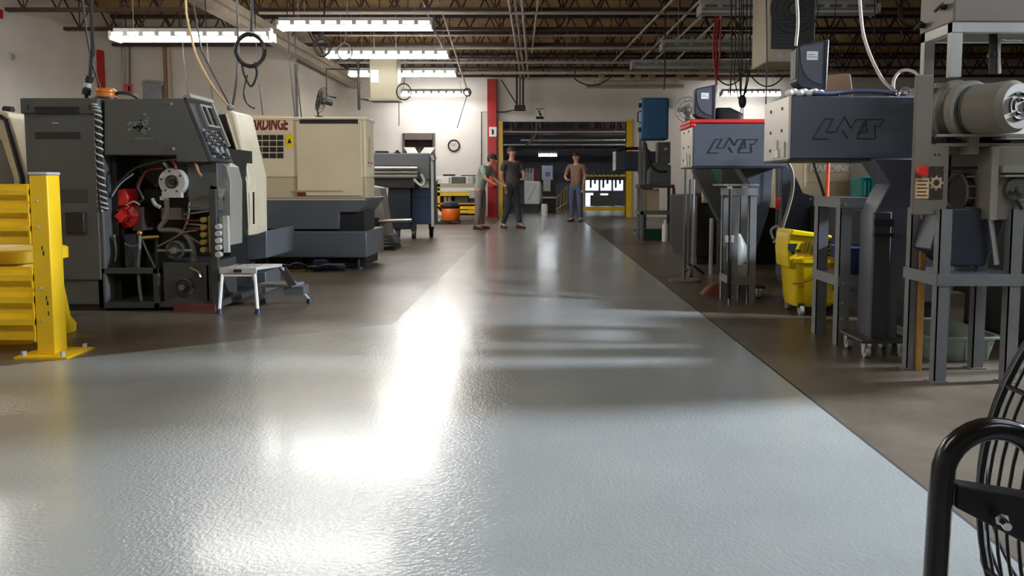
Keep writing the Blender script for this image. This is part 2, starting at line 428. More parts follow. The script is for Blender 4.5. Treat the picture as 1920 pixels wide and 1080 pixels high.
pipe((1.5,22.54,3.9), (4.4,22.54,3.9), 0.055, M_pipe, 'pale grey conduit along the top of the back wall right of the doorway')
pipe((1.3,21.6,4.0), (5.8,21.6,4.0), 0.05, M_beam, 'cream conduit hung in front of the back wall right of the doorway')
for i, (xa, xb) in enumerate(((2.3,1.95),(2.75,2.6),(3.05,2.95),(3.35,3.5))):
    pipe((xa+0.05,12.0,4.1), (xb,19.2,4.08), 0.022, M_pipe, 'pale roof pipe running away from the camera, '+['first','second','third','fourth'][i]+' from the left of four', grp='lengthwise roof pipes')
for i, xa in enumerate((-0.46,-0.36,-0.24)):
    pipe((xa,11.0,4.1+0.03*(i%2)), (xa+0.02,22.2,4.08), 0.026, M_pipe, 'pale pipe running down the middle of the ceiling, '+['left','middle','right'][i]+' of three', grp='lengthwise middle pipes')
pipe((0.05,12.5,4.12), (-0.1,18.0,4.1), 0.02, M_pipe, 'thin pale conduit right of the three middle ceiling pipes')
# drop of three pipes over the doorway with a box at the end
a = W(975, 208, 21.8)
t = thing('conduit_drop', 'dark bundle of three conduits dropping from the ceiling beside the doorway to a box', 'conduit', a)
for i in range(3):
    x = a[0]-0.09+0.09*i
    part('conduit', B().tube([(x,21.8,4.83),(x,21.8,a[2]+0.1)], 0.028, 8), M_joist if i != 1 else M_hose, t)
part('junction_box', B().box(a[0]-0.16,a[0]+0.16,21.7,21.9,a[2],a[2]+0.16), M_dark, t, bev=0.01)
part('side_conduit', B().tube([(a[0],21.8,a[2]+0.06)]+[W(px,py,22.5) for px, py in ((945,210),(903,210),(903,300),(901,340))], 0.018, 6), M_dark, t)
part('brace', B().tube([W(940,150,21.9),(a[0]-0.1,21.85,a[2]+0.2)], 0.02, 6), M_joist, t)

# ------------------------------------------------------------------ unit heaters
def heater(x0, x1, z0, z1, y0, y1, label, front):
    t = thing('unit_heater', label, 'heater', ((x0+x1)/2, (y0+y1)/2, z0))
    part('casing', B().box(x0,x1,y0,y1,z0,z1), M_heat if front else M_olive, t, bev=0.015)
    if front:
        g = B(); w = x1-x0; g.box(x0+0.04,x1-0.02,y0-0.012,y0+0.01,z0+0.14,z1-0.03)
        part('grille_panel', g, M_dark, t)
        g = B(); n = 22
        for i in range(n):
            z = z0+0.16+i*(z1-z0-0.21)/n; g.box(x0+0.05,x1-0.03,y0-0.02,y0-0.011,z,z+0.008)
        part('louvres', g, M_dark, t)
        c = ((x0+x1)/2+0.02, y0-0.02, (z0+z1)/2+0.06)
        part('fan_motor', B().lathe([(0.0,-0.02),(0.06,-0.02),(0.08,0.01)], c, 'y', 20), M_char2, t)
        f = B()
        for r in (0.12,0.2,0.26): f.torus(c, r, 0.006, 'y', 28, 5)
        part('fan_guard', f, M_char2, t)
        part('nameplate', B().box(x0+0.1,x0+0.17,y0-0.012,y0,z0+0.04,z0+0.09), M_lgrey, t)
        part('control_knob', B().cyl((x1-0.2,y0-0.02,z0+0.06),(x1-0.2,y0,z0+0.06),0.02), M_dark, t)
    else:
        part('access_panel', B().box(x0+0.03,x0+0.2,y0-0.015,y0,z0+0.35,z0+0.62), M_lgrey, t, bev=0.004)
        part('base_flange', B().box(x0-0.02,x1+0.02,y0-0.03,y1,z0-0.03,z0), M_olive, t)
        part('gas_pipe', B().tube([(x0-0.03,y0+0.1,z0+0.0),(x0-0.26,y0+0.1,z0+0.02),(x0-0.26,y0+0.1,z1+0.1)], 0.03, 8), M_dark, t)
        part('gas_drop', B().tube([(x0-0.26,y0+0.1,z0+0.3),(x0-0.26,y0+0.1,z0-0.22)], 0.03, 8), M_dark, t)
        part('conduit', B().tube([(x0-0.26,y0+0.1,z1-0.3),(x0-0.95,y0+0.1,z1-0.28),(x0-0.95,y0+0.1,z1-0.85),(x0-0.75,y0+0.1,z1-0.9)], 0.02, 6), M_dark, t)
    for x in (x0+0.06, x1-0.06): part('hanger_rod', B().tube([(x,(y0+y1)/2,z1),(x,(y0+y1)/2,ZC)], 0.012, 6), M_pipe, t)
    return t
x0,x1,z0,z1 = Q(693,118,745,186,16.2); heater(x0,x1,z0,3.75,16.2,16.65,'olive grey box unit heater hanging among the lit strip lights at centre left',False)
x0,x1,z0,z1 = Q(1440,-60,1530,116,8.4); heater(x0,x1,z0,z1,8.4,9.0,'big fan heater with dark grille hanging at top right over the slate feeder',True)

# ------------------------------------------------------------------ hanging cables and hoses
def clampz(pts): return [(p[0], p[1], min(p[2], ZC-0.02)) for p in pts]
def cable(name, pts, r, m, label, cat='cable', grp=None, k=5):
    if pts[0][2] > ZC-0.01:
        a_, b_ = Vector(pts[0]), Vector(pts[1]); pts = [a_]+[a_.lerp(b_, f) for f in (0.4,0.7,0.88,0.97)]+list(pts[1:])
    return single(name, B().tube(clampz(smooth(pts, k)), r, 6), m, label, cat, grp)
def to_roof(p): return (p[0], p[1], ZC)
# black cable with connectors over the charcoal machine
Yc = 6.0
t = thing('drop_cable', 'black power drop with chunky inline connector above the charcoal cabinet', 'cable', W(168,172,Yc))
p = W(163,140,Yc)
part('cord', B().tube(smooth([(W(173,0,Yc)[0]-0.02,Yc,ZC),W(172,40,Yc),W(171,100,Yc),W(169,146,Yc)]), 0.014, 7), M_black, t)
part('connector', B().cyl(W(169,143,Yc), W(166,153,Yc), 0.030).cyl(W(166,153,Yc), W(163,168,Yc), 0.024).cyl(W(163,167,Yc), W(161,178,Yc), 0.034), M_black, t)
part('connector_band', B().cyl(W(165.4,156,Yc), W(164,164,Yc), 0.028), M_lgrey, t)
part('lower_cord', B().tube(smooth([W(162,176,Yc),W(163,184,Yc),W(166,190,Yc+0.06)]), 0.016, 6), M_black, t)
cable('control_cable', [(W(155,0,6.2)[0],6.2,ZC),W(155,5,6.2),W(165,80,6.2),W(176,130,6.2),W(187,163,6.2),W(190,176,6.2)], 0.007, M_black, 'thin black cable curving down to the amber beacon on the charcoal machine')
# coils
def coil(px, py, R, r, Y, label, turns=4, tail=True, m=None):
    c = W(px, py, Y); m = m or M_black
    t = thing('hose_coil', label, 'hose', (c[0],c[1],c[2]-R), 'coiled hoses hanging from the roof')
    b = B(); pts = []
    n = turns*22
    for i in range(n+1):
        a = 2*math.pi*i/22; rr = R*(1+0.05*math.sin(i*0.37)); 
        pts.append((c[0]+rr*math.cos(a)*0.92, c[1]+0.05*(i/n-0.5)+0.01*math.sin(i), c[2]+rr*math.sin(a)))
    part('coil', B().tube(pts, r, 6), m, t)
    part('hanger_line', B().tube(smooth([(c[0],c[1],c[2]+R-r),(c[0]+0.03,c[1],c[2]+R+0.2),(c[0]+0.12,c[1],ZC)]), r*0.8, 6), m, t)
    if tail:
        part('tie_loop', B().tube(smooth([(c[0]-0.1,c[1],c[2]-R+0.03),(c[0]-0.08,c[1],c[2]-R-0.1),(c[0],c[1],c[2]-R-0.24),(c[0]+0.07,c[1],c[2]-R-0.1),(c[0]+0.05,c[1],c[2]-R+0.04)]), r*0.7, 6), m, t)
    return t
tc_ = coil(469, 94, 0.185, 0.02, 9.0, 'big black hose coil hanging in front of the strip light above the cream lathe', 3)
part('tail', B().tube(smooth(WP([(464,140,9.0),(459,160,9.0),(457,180,9.0),(464,195,9.0),(477,204,9.0)])), 0.009, 6), M_black, tc_)
part('tail_wires', B().tube(smooth(WP([(458,178,9.0),(462,192,9.02),(470,201,9.02),(478,202,9.0)])), 0.006, 5), M_black, tc_)
coil(604, 88, 0.15, 0.02, 13.2, 'black hose coil left of the third lit strip light', 3, False)
coil(646, 97, 0.14, 0.012, 13.4, 'thin grey cord coil hanging across the third lit strip light', 2, False, M_hose)
coil(757, 172, 0.16, 0.008, 15.2, 'thin loose wire coil hanging right of the olive grey unit heater', 3, False)
coil(1713, 20, 0.17, 0.012, 8.6, 'black wire coil hanging high at right beside the grey cabinet door', 3, False)
coil(1558, 96, 0.13, 0.006, 9.4, 'thin wire loop hanging right of the big fan heater', 2, False)
# left cables
cable('air_hose', [(W(348,0,9.5)[0]-0.05,9.5,ZC),W(350,28,9.5),W(358,66,9.5),W(370,108,9.4),W(398,160,9.2),W(432,203,8.9)], 0.016, M_khakicord, 'tan hose slanting from the roof down to the beige sliding guard')
cable('power_cord', [(W(376,92,9.6)[0]-0.3,9.6,ZC),W(378,96,9.6),W(400,140,9.4),W(434,204,8.95)], 0.010, M_dark, 'dark cord slanting down beside the tan hose')
cable('power_cord', [(W(446,0,9.3)[0],9.3,ZC),W(446,60,9.3),W(446,120,9.2),W(441,170,9.0),W(434,206,8.9)], 0.014, M_black, 'thick black cord just left of the big hose coil')
for px, Yv, r, bot, lb in ((342,12.0,.008,210,'thin cable hanging straight down behind the sloped control panel'),(388,12.0,.009,215,'brown cable hanging left of the two slanting cords'),
        (480,12.4,.010,228,'straight cable hanging just right of the big hose coil'),(541,12.8,.010,230,'left of two thin cables hanging above the brand lettering of the cream lathe'),(553,12.8,.012,230,'right of two thin cables hanging above the cream lathe door')):
    a = W(px,0,Yv); z = W(px,bot,Yv)
    cable('hanging_cable', [(a[0]-0.06,Yv,ZC),(a[0]-0.03,Yv,a[2]),((a[0]+z[0])/2+0.02,Yv,(a[2]+z[2])/2),(z[0]+0.12,Yv,z[2])], r, M_dark, lb, grp='cables hanging at left')
# diagonal lines with pulley in the middle
a = W(822,0,15.0)
t = thing('pull_cord', 'long pale cord slanting from the roof to a hook above the clock', 'cord', W(858,240,15.0))
part('upper_line', B().tube([(a[0]-0.25,15.0,ZC),a,W(875,166,15.0)], 0.02, 6), M_pipe, t)
part('hook', B().torus(W(876,173,15.0), 0.07, 0.018, 'y', 16, 6), M_dark, t)
part('lower_line', B().tube(WP([(875,181,15.0),(866,210,15.0),(857,240,15.0)]), 0.008, 5), M_dark, t)
cable('conduit', [(W(786,-10,15.2)[0],15.2,ZC),W(792,0,15.2),W(811,50,15.3),W(822,70,15.6),W(832,95,16.2)], 0.02, M_pipe, 'short pale conduit bending down left of the long slanting cord')
cable('hanging_cable', [(W(748,180,21.8)[0],21.8,ZC),W(748,215,21.8),W(748,236,21.8)], 0.012, M_dark, 'short thin cord hanging against the bright back wall')
# red air lines, right
for i, (px, m) in enumerate(((1339,M_red),(1344,M_red),(1350,mat('pale_red_hose',(190,90,96),0.5)))):
    x = W(px,30,11.2)[0]
    cable('air_hose', [(x+0.03,11.2,ZC),W(px+4,25,11.2),W(px,70,11.2),W(px-1,110,11.2),W(1343,150,11.2),W(1342,176,11.2)], 0.014, m, ['dark red','middle red','pale red'][i]+' air hose of three hanging above the red topped feeder', 'hose', 'red air hoses', 4)
for px, bot, Yv, r, m, lb in ((1371,180,9.9,.010,M_dark,'black cord hanging just right of the red air hoses'),(1437,224,7.4,.007,M_dark,'thin dark cord hanging down to the rear end of the red feeder cover'),
        (1247,168,13.5,.012,M_dark,'black cord hanging down to the blue panel box'),(1390,150,10.2,.007,M_dark,'thin cord hanging above the low lit strip light'),
        (1494,86,5.0,.010,M_pipe,'grey cord dropping to the top of the large monitor'),(1640,120,9.4,.008,M_dark,'thin wire hanging left of the grey cabinet')):
    a = W(px,0,Yv); z = W(px-2,bot,Yv)
    cable('hanging_cable', [(a[0]+0.02,Yv,ZC),a,((a[0]+z[0])/2+0.01,Yv,(a[2]+z[2])/2),z], r, m, lb, grp='cables hanging at right')
cable('air_hose', [(W(1611,0,5.2)[0],5.2,ZC),W(1612,0,5.2),W(1618,60,5.2),W(1632,105,5.1),W(1652,145,4.9),W(1668,163,4.75),W(1680,172,4.7)], 0.011, mat('pale_pink_hose',(206,190,186),0.5), 'pale hose curving from the roof down to the top of the large slate feeder', 'hose')
cable('air_hose', [W(1675,172,4.8),W(1676,150,4.8),W(1688,134,4.8),W(1706,132,4.75),W(1722,142,4.7),W(1730,165,4.65)], 0.010, mat('pale_pink_hose',(206,190,186),0.5), 'short pale hose looping over the end of the large slate feeder', 'hose')
cable('wire_swag', [(W(1345,146,14)[0],14,ZC)]+sag(W(1345,146,14),W(1400,130,14),0.2)+sag(W(1400,130,14),W(1470,142,14),0.25)[1:], 0.013, M_dark, 'black wire swagging between hooks above the low lit strip light', k=2)
cable('wire_swag', [(W(1078,148,20)[0],20,ZC)]+sag(W(1078,148,20),W(1150,140,20),0.22), 0.016, M_dark, 'black wire swag above the doorway', k=2)
# tangle of cords over the low right strip light
t = thing('cord_bundle', 'bundle of tangled black cords hanging above the red topped feeder', 'cord', W(1390,196,9.6))
for i in range(5):
    x = 1378+i*7
    part('cord', B().tube(smooth([(W(x,90,9.6)[0],9.6,ZC),W(x,100,9.6),W(x+4*(i%2)-2,140,9.6+0.03*i),W(1390+2*i-4,188,9.6)]), 0.008, 5), M_black, t)
part('hook', B().ball(W(1392,190,9.6), 0.05, 0.03, 0.09), M_dark, t)
part('hanging_wire', B().tube([W(1391,198,9.6),W(1386,224,9.6)], 0.006, 5), M_dark, t)
part('second_hanging_wire', B().tube([W(1393,198,9.6),W(1393,224,9.6)], 0.006, 5), M_dark, t)
# small clutter boxes on conduit near the back wall
for i, px in enumerate((1128, 1176, 1196, 1222, 1276, 1318)):
    a = W(px, 146, 21.6)
    single('junction_box', B().box(a[0]-0.09,a[0]+0.09,21.52,21.70,3.95,4.25), M_heat, 'small beige junction box on the rear conduit, '+['first','second','third','fourth','fifth','sixth'][i]+' from the left', 'junction box', 'boxes along the rear conduit', bev=0.01)
# ================================================================== LEFT SIDE
# ------------------------------------------------------------------ yellow guard rail
Yg = 4.28
px0, px1, pz0, pz1 = Q(58, 330, 106, 668, Yg)
px0, px1 = W(62,500,Yg)[0], W(96,500,Yg)[0]
g = thing('guard_rail', 'yellow steel guard rail with two ribbed beams on a bolted post', 'guard rail', ((px0+px1)/2, Yg+0.06, 0))
ph = 1.05
part('post', B().box(px0,px1,Yg,Yg+0.115,0.012,ph), M_yel, g, bev=0.006)
part('post_cap', B().box(px0-0.004,px1+0.004,Yg-0.004,Yg+0.119,ph,ph+0.018), M_lgrey, g, bev=0.006)
part('base_plate', B().box(px0-0.09,px1+0.11,Yg-0.07,Yg+0.2,0,0.012), M_yel, g)
for x, y in ((px0-0.05,Yg-0.04),(px1+0.07,Yg-0.04),(px0-0.05,Yg+0.17),(px1+0.07,Yg+0.17)):
    part('anchor_bolt', B().cyl((x,y,0.012),(x,y,0.04),0.014,n=6), M_lgrey, g)
for z0, z1, nm in ((0.655,1.0,'upper'),(0.09,0.52,'lower')):
    n = 3; prof = []; h = (z1-z0)
    pts = [(0,0),(0.0,0.16),(0.035,0.22),(0.035,0.30),(0.0,0.36),(0.0,0.46),(0.035,0.52),(0.035,0.60),(0,0.66),(0,0.76),(0.035,0.82),(0.035,0.9),(0,0.96),(0,1.0)]
    front = [(Yg+0.03-a, z0+h*b) for a, b in pts]; back = [(y+0.012, z) for y, z in reversed(front)]
    b = B().prism(front+back, -6.4, px0-0.002, 'x')
    b.box(px0-0.012, px0-0.002, Yg-0.008, Yg+0.09, z0, z1)
    part('rail', b, M_yel, g)
    for z in (z0+h*0.28, z0+h*0.72): part('rail_bolt', B().cyl((px0+0.04,Yg-0.008,z),(px0+0.04,Yg,z),0.008,n=6), M_lgrey, g)
b = B()
for i,(z,x) in enumerate(((0.62,0.055),(0.59,0.06),(0.33,0.066),(0.30,0.07),(0.24,0.074))): b.box(px0+x,px0+x+0.006+0.003*(i%2),Yg-0.0015,Yg,z,z+0.025)
part('paint_scrape', b, M_dark, g)
# ------------------------------------------------------------------ yellow bin behind the rail
cxb = -3.54; yb = 4.86
bx = thing('yellow_bin', 'yellow plastic bin with thick rim behind the guard rail', 'bin', (cxb, yb, 0))
def rr(cx, cy, wx, wy, z, n=7):
    pts = []
    for i in range(4*n):
        a = 2*math.pi*(i+0.5)/(4*n); c, s = math.cos(a), math.sin(a); e = 0.35
        pts.append((cx+wx*math.copysign(abs(c)**e, c), cy+wy*math.copysign(abs(s)**e, s), z))
    return pts
b = B().loft([rr(cxb,yb,0.40,0.27,0.0), rr(cxb,yb,0.405,0.27,0.05), rr(cxb,yb,0.375,0.25,0.10), rr(cxb,yb,0.335,0.23,0.40), rr(cxb,yb,0.325,0.22,0.52)])
part('body', b, M_yel, bx)
b = B().loft([rr(cxb,yb,0.35,0.25,0.50), rr(cxb,yb,0.375,0.26,0.505), rr(cxb,yb,0.375,0.26,0.575), rr(cxb,yb,0.36,0.25,0.585), rr(cxb,yb,0.30,0.2,0.575)])
part('rim', b, M_yel, bx)
# ------------------------------------------------------------------ beige machine at the left edge
Ym = 6.6
m = thing('beige_lathe', 'beige machine with a sloped dark edged front cut off by the left picture edge', 'machine', (-5.6, 7.2, 0))
pl = PL([(-60,225),(2,207),(14,210),(24,240),(52,335),(52,470),(-60,470)], Ym)
part('body', B().prism(pl, Ym, Ym+1.0, 'y').box(-6.4,-4.75,Ym,Ym+1,0,0.45), M_beige, m, bev=0.01)
sl = [W(0,218,Ym-0.02),W(12,226,Ym-0.02),W(42,335,Ym-0.02),W(42,400,Ym-0.02)]
part('edge_seal', B().tube([(p[0],p[1],p[2]) for p in sl], 0.022, 6), M_dark, m)
part('window', B().prism(PL([(-50,268),(2,262),(26,335),(26,420),(-50,420)],Ym), Ym-0.008, Ym+0.004, 'y'), M_hose, m)
part('latch', B().cyl(W(8,205,Ym+0.2),W(24,206,Ym+0.2),0.03), M_dark, m)

# ------------------------------------------------------------------ charcoal lathe, end face toward us
Y0 = 5.83
L = thing('charcoal_lathe', 'charcoal turning machine with its open end full of hoses, behind the guard rail', 'machine', (-3.1, 6.5, 0))
x0,x1,z0,z1 = Q(52,184,193,583,Y0)
cb = part('electrical_cabinet', B().box(x0,x1,Y0,Y0+1.0,0.05,z1-0.10), M_char, L, bev=0.012)
part('cabinet_top', B().box(x0-0.012,x1+0.005,Y0-0.015,Y0+1.0,z1-0.12,z1), M_char, cb, bev=0.008)
dr = part('cabinet_door', B().box(x0+0.03,x1-0.03,Y0-0.018,Y0,0.25,z1-0.14), M_char, cb, bev=0.006)
v = B()
for zz in (1.545, 1.35):
    for i in range(4): v.box(x0+0.1,x1-0.14,Y0-0.024,Y0-0.017,zz+i*0.014,zz+i*0.014+0.007)
part('vent', v, M_dark, cb)
part('lower_vent', B().box(x0+0.16,x1-0.1,Y0-0.024,Y0-0.017,0.86,0.96), M_char2, cb)
part('breaker_box', B().box(x0+0.32,x1-0.12,Y0-0.06,Y0-0.017,0.62,0.78), M_dark, cb, bev=0.006)
part('nameplate', B().box(x0+0.23,x0+0.28,Y0-0.022,Y0-0.017,1.465,1.473), M_lgrey, cb)
part('plinth', B().box(x0+0.02,x1-0.02,Y0+0.03,Y0+0.9,0,0.06), M_dark, cb)
for a, c in ((0.05,1.6),(0.05,1.58),(-0.06,1.6),(-0.06,1.58)):
    xx = x0+a if a > 0 else x1+a
    part('screw', B().cyl((xx,Y0-0.022,c),(xx,Y0-0.014,c),0.007,n=8), M_dark, cb)
# dark gap with spiral wrapped cable
part('channel', B().box(x1,x1+0.05,Y0+0.12,Y0+0.9,0.06,1.66), M_dark, L)
pts = smooth(WP([(178,193,Y0-0.0),(184,215,Y0),(186,260,Y0),(188,310,Y0),(193,360,Y0),(197,395,Y0)]), 10)
sw = part('spiral_cable', B().tube(pts, 0.017, 7), M_black, L)
hel = []; N = 300
for i in range(N):
    f = i/(N-1)*(len(pts)-1); k = min(int(f), len(pts)-2); p = pts[k].lerp(pts[k+1], f-k); a = 2*math.pi*i/16.0
    hel.append((p[0]+0.021*math.cos(a), p[1]+0.021*math.sin(a), p[2]))
part('spiral_wrap', B().tube(hel, 0.008, 5), M_lgrey, sw)
# upper housing with sloping control face
hy0, hy1 = Y0+0.02, Y0+0.42
hp = PL([(195,186),(343,184),(392,304),(330,304),(330,291),(195,291)], hy0)
hs = part('headstock_cover', B().prism(hp, hy0, hy1, 'y'), M_char, L, bev=0.008)
lg = B()
for i in range(60):
    a, c = random.gauss(262,9), random.gauss(236,9)
    p = W(max(240,min(288,a)),max(214,min(256,c)),hy0); lg.cbox((p[0],hy0-0.001,p[2]), (0.012+0.012*random.random(),0.002,0.008+0.01*random.random()), ry=random.random()*3)
p = W(252,260,hy0); q = W(288,260,hy0); lg.box(p[0],q[0],hy0-0.002,hy0,p[2]-0.004,p[2]+0.004)
part('worn_emblem', lg, mat('worn_metal_emblem',(126,128,124),0.4,0.3,var=0.3,scale=40), hs)
for a, c in ((323,195),(327,279)):
    p = W(a,c,hy0); part('bolt', B().cyl((p[0],hy0-0.012,p[2]),(p[0],hy0,p[2]),0.013,n=10), M_chrome, hs)
# control panel: follows the slope
A = Vector((hp[1][0],hy0,hp[1][1])); Bp = Vector((hp[2][0],hy0,hp[2][1]))
sd = (Bp-A).normalized(); nd = Vector((sd.z,0,-sd.x)); nd = nd if nd.x > 0 else -nd; dd = Vector((0,1,0)); Ls = (Bp-A).length
def onslope(s, t, h): return A+sd*(s*Ls)+dd*(t*(hy1-hy0))+nd*h
def slab(s0,s1,t0,t1,h0,h1):
    v = [onslope(s,t,h) for h in (h0,h1) for s,t in ((s0,t0),(s1,t0),(s1,t1),(s0,t1))]
    return B().add(v, [(0,3,2,1),(4,5,6,7),(0,1,5,4),(1,2,6,5),(2,3,7,6),(3,0,4,7)])
cp = part('control_panel', slab(0.0,1.0,0.0,1.0,0,0.03), M_char2, L, bev=0.004)
part('panel_hood', slab(-0.03,0.03,0.0,1.05,0.0,0.06).join(slab(0,0.75,0.97,1.04,0.0,0.055)), M_grey, cp)
part('screen', slab(0.12,0.42,0.42,0.9,0.03,0.036), M_screen, cp)
part('screen_bezel', slab(0.09,0.12,0.38,0.94,0.03,0.05).join(slab(0.42,0.45,0.38,0.94,0.03,0.05)).join(slab(0.12,0.42,0.38,0.42,0.03,0.05)).join(slab(0.12,0.42,0.62,0.65,0.03,0.05)), M_grey, cp)
ky = B(); ky2 = B()
for i in range(9):
    for jx in range(8):
        s = 0.50+i*0.052; tt = 0.08+jx*0.108
        (ky if (i*3+jx*5)%4 else ky2).join(slab(s,s+0.034,tt,tt+0.075,0.03,0.042))
part('keypad', ky, M_dark, cp); part('pale_keys', ky2, M_key, cp)
for i in range(3):
    c = onslope(0.84,0.25+0.25*i,0.03); part('dial', B().cyl(c, c+nd*0.03, 0.024, n=12), M_key, cp)
# open machine end: black recess, frame
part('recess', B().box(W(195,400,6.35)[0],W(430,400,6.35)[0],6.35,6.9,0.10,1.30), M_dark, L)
part('side_panel', B().box(W(352,350,6.0)[0],W(408,350,6.0)[0],6.0,6.35,W(0,395,6.0)[2],1.17), M_char, L, bev=0.006)
part('warm_panel', B().prism(PL([(405,300),(425,312),(432,340),(432,460),(398,460),(398,378),(420,376)],6.1),6.1,6.35,'y'), M_grey, L, bev=0.004)
part('slide_box', B().box(XM(308,6.1),XM(345,6.1),6.05,6.3,W(0,412,6.05)[2],W(0,390,6.05)[2]), M_gtan, L, bev=0.006)
part('backing_plate', B().prism(PL([(226,298),(300,298),(318,318),(296,352),(256,318),(226,318)],6.3),6.28,6.35,'y'), M_char, L)
# bottom frames
def frame(px0,py0,px1,py1,Y,w,dep,m,name,lab=None):
    a,b_,c,d = Q(px0,py0,px1,py1,Y); bb = B()
    bb.box(a,b_,Y,Y+dep,d-w,d); bb.box(a,b_,Y,Y+dep,c,c+w); bb.box(a,a+w,Y,Y+dep,c,d); bb.box(b_-w,b_,Y,Y+dep,c,d)
    return part(name, bb, m, L, bev=0.004)
frame(184,503,298,578,Y0,0.045,0.06,M_char2,'angle_frame')
part('chip_box', B().box(XM(300,Y0),XM(393,Y0),Y0+0.02,Y0+0.5,0.05,0.385), M_char2, L, bev=0.006)
part('base_sill', B().box(x1+0.02,XM(408,Y0),Y0+0.01,Y0+0.9,0.03,0.075), M_char2, L)
part('corner_upright', B().box(XM(393,Y0),XM(406,Y0),Y0,Y0+0.05,0.03,0.96), M_char2, L, bev=0.003)
part('second_upright', B().box(XM(382,Y0),XM(386,Y0),Y0+0.02,Y0+0.05,0.03,0.36), M_hose, L)
# spindle end
c = W(322,341,5.95); 
sp = part('spindle_flange', B().lathe([(0.055,0.0),(0.105,0.0),(0.112,0.02),(0.112,0.06),(0.055,0.06)], c, 'y', 28, caps=False).lathe([(0.0,0.03),(0.05,0.03),(0.055,0.0),(0.055,0.06),(0.0,0.06)], c, 'y', 28), M_lgrey, L)
part('spindle_foot', B().cbox((c[0]-0.005,c[1]+0.02,c[2]-0.10),(0.15,0.05,0.05)).cbox((c[0]-0.07,c[1]+0.02,c[2]-0.13),(0.06,0.04,0.03)), M_lgrey, sp)
part('spindle_bore', B().lathe([(0.0,-0.004),(0.03,-0.004),(0.03,0.02)], c, 'y', 6).torus((c[0],c[1]-0.003,c[2]),0.047,0.006,'y'), M_dark, sp)
for a in range(5):
    t_ = 0.6+a*1.15; part('flange_bolt', B().cyl((c[0]+0.085*math.cos(t_),c[1]-0.006,c[2]+0.085*math.sin(t_)),(c[0]+0.085*math.cos(t_),c[1],c[2]+0.085*math.sin(t_)),0.009,n=8), M_char2, sp)
part('spindle_housing', B().cyl((c[0]+0.05,c[1]+0.06,c[2]),(c[0]+0.05,6.35,c[2]),0.13,n=24), M_dark, L)
# red motors
def hexm(px, py, r, Y, name):
    c = W(px,py,Y); o = part(name, B().lathe([(0.0,-0.03),(r*0.55,-0.03),(r*0.62,0.0),(r,0.02),(r,0.13),(r*0.7,0.16)], c, 'y', 8), M_red, L)
    part('motor_face', B().lathe([(0.0,-0.045),(r*0.5,-0.045),(r*0.5,-0.03)], c, 'y', 4), M_red2, o)
    b = B()
    for i in range(6): a = math.pi*i/3; b.tube([(c[0]+r*0.55*math.cos(a),c[1]-0.03,c[2]+r*0.55*math.sin(a)),(c[0]+r*math.cos(a),c[1]+0.01,c[2]+r*math.sin(a))],0.007,5)
    part('ribs', b, M_red2, o); return o
hexm(232,405,0.10,5.98,'red_motor')
part('red_cover', B().prism(PL([(207,375),(214,360),(234,353),(241,370),(238,384),(222,388),(208,384)],5.98),5.96,6.15,'y'), M_red2, L, bev=0.012)
part('motor_block', B().box(XM(252,6.05),XM(270,6.05),6.02,6.35,W(0,432,6.05)[2],W(0,388,6.05)[2]), mat('brown_motor_block',(62,46,42),0.5), L)
# gear pumps at the lower right
for px, py, r, nm in ((329,469,0.075,'pump'),(345,538,0.072,'drain_valve')):
    c = W(px,py,Y0+0.0)
    o = part(nm, B().lathe([(0.0,-0.03),(r*0.4,-0.03),(r*0.45,0.0),(r*0.8,0.0),(r*0.85,-0.015),(r,-0.01),(r,0.04)], c, 'y', 24), M_char2, L)
    part('hub', B().lathe([(0,-0.045),(r*0.35,-0.045),(r*0.35,-0.02)], c, 'y', 6), M_hose, o)
part('pump_shaft', B().cyl(W(296,470,Y0),W(360,470,Y0),0.013), M_hose, L)
# brass manifolds
for px, ys, nm in ((381,range(412,470,14),'brass_manifold'),(409,range(425,480,13),'fitting_row')):
    b = B()
    for k, py in enumerate(ys):
        p = W(px,py,Y0); b.cyl((p[0]-0.02,p[1]+0.02,p[2]),(p[0]+0.022,p[1]+0.02,p[2]),0.018,n=8); b.cyl((p[0]+0.004,p[1]-0.02,p[2]),(p[0]+0.004,p[1]+0.04,p[2]),0.022,n=8)
    p = W(px,0,Y0); b.box(p[0]-0.025,p[0]+0.012,Y0+0.02,Y0+0.06,W(0,474,Y0)[2],W(0,405,Y0)[2])
    part(nm, b, M_brass if px < 400 else M_lgrey, L)
p = W(405,360,6.05); part('chrome_clip', B().cbox((p[0]+0.02,6.03,p[2]+0.01),(0.10,0.06,0.06),ry=0.3).cbox((p[0]+0.02,6.0,p[2]-0.03),(0.09,0.04,0.03)), M_steel, L)
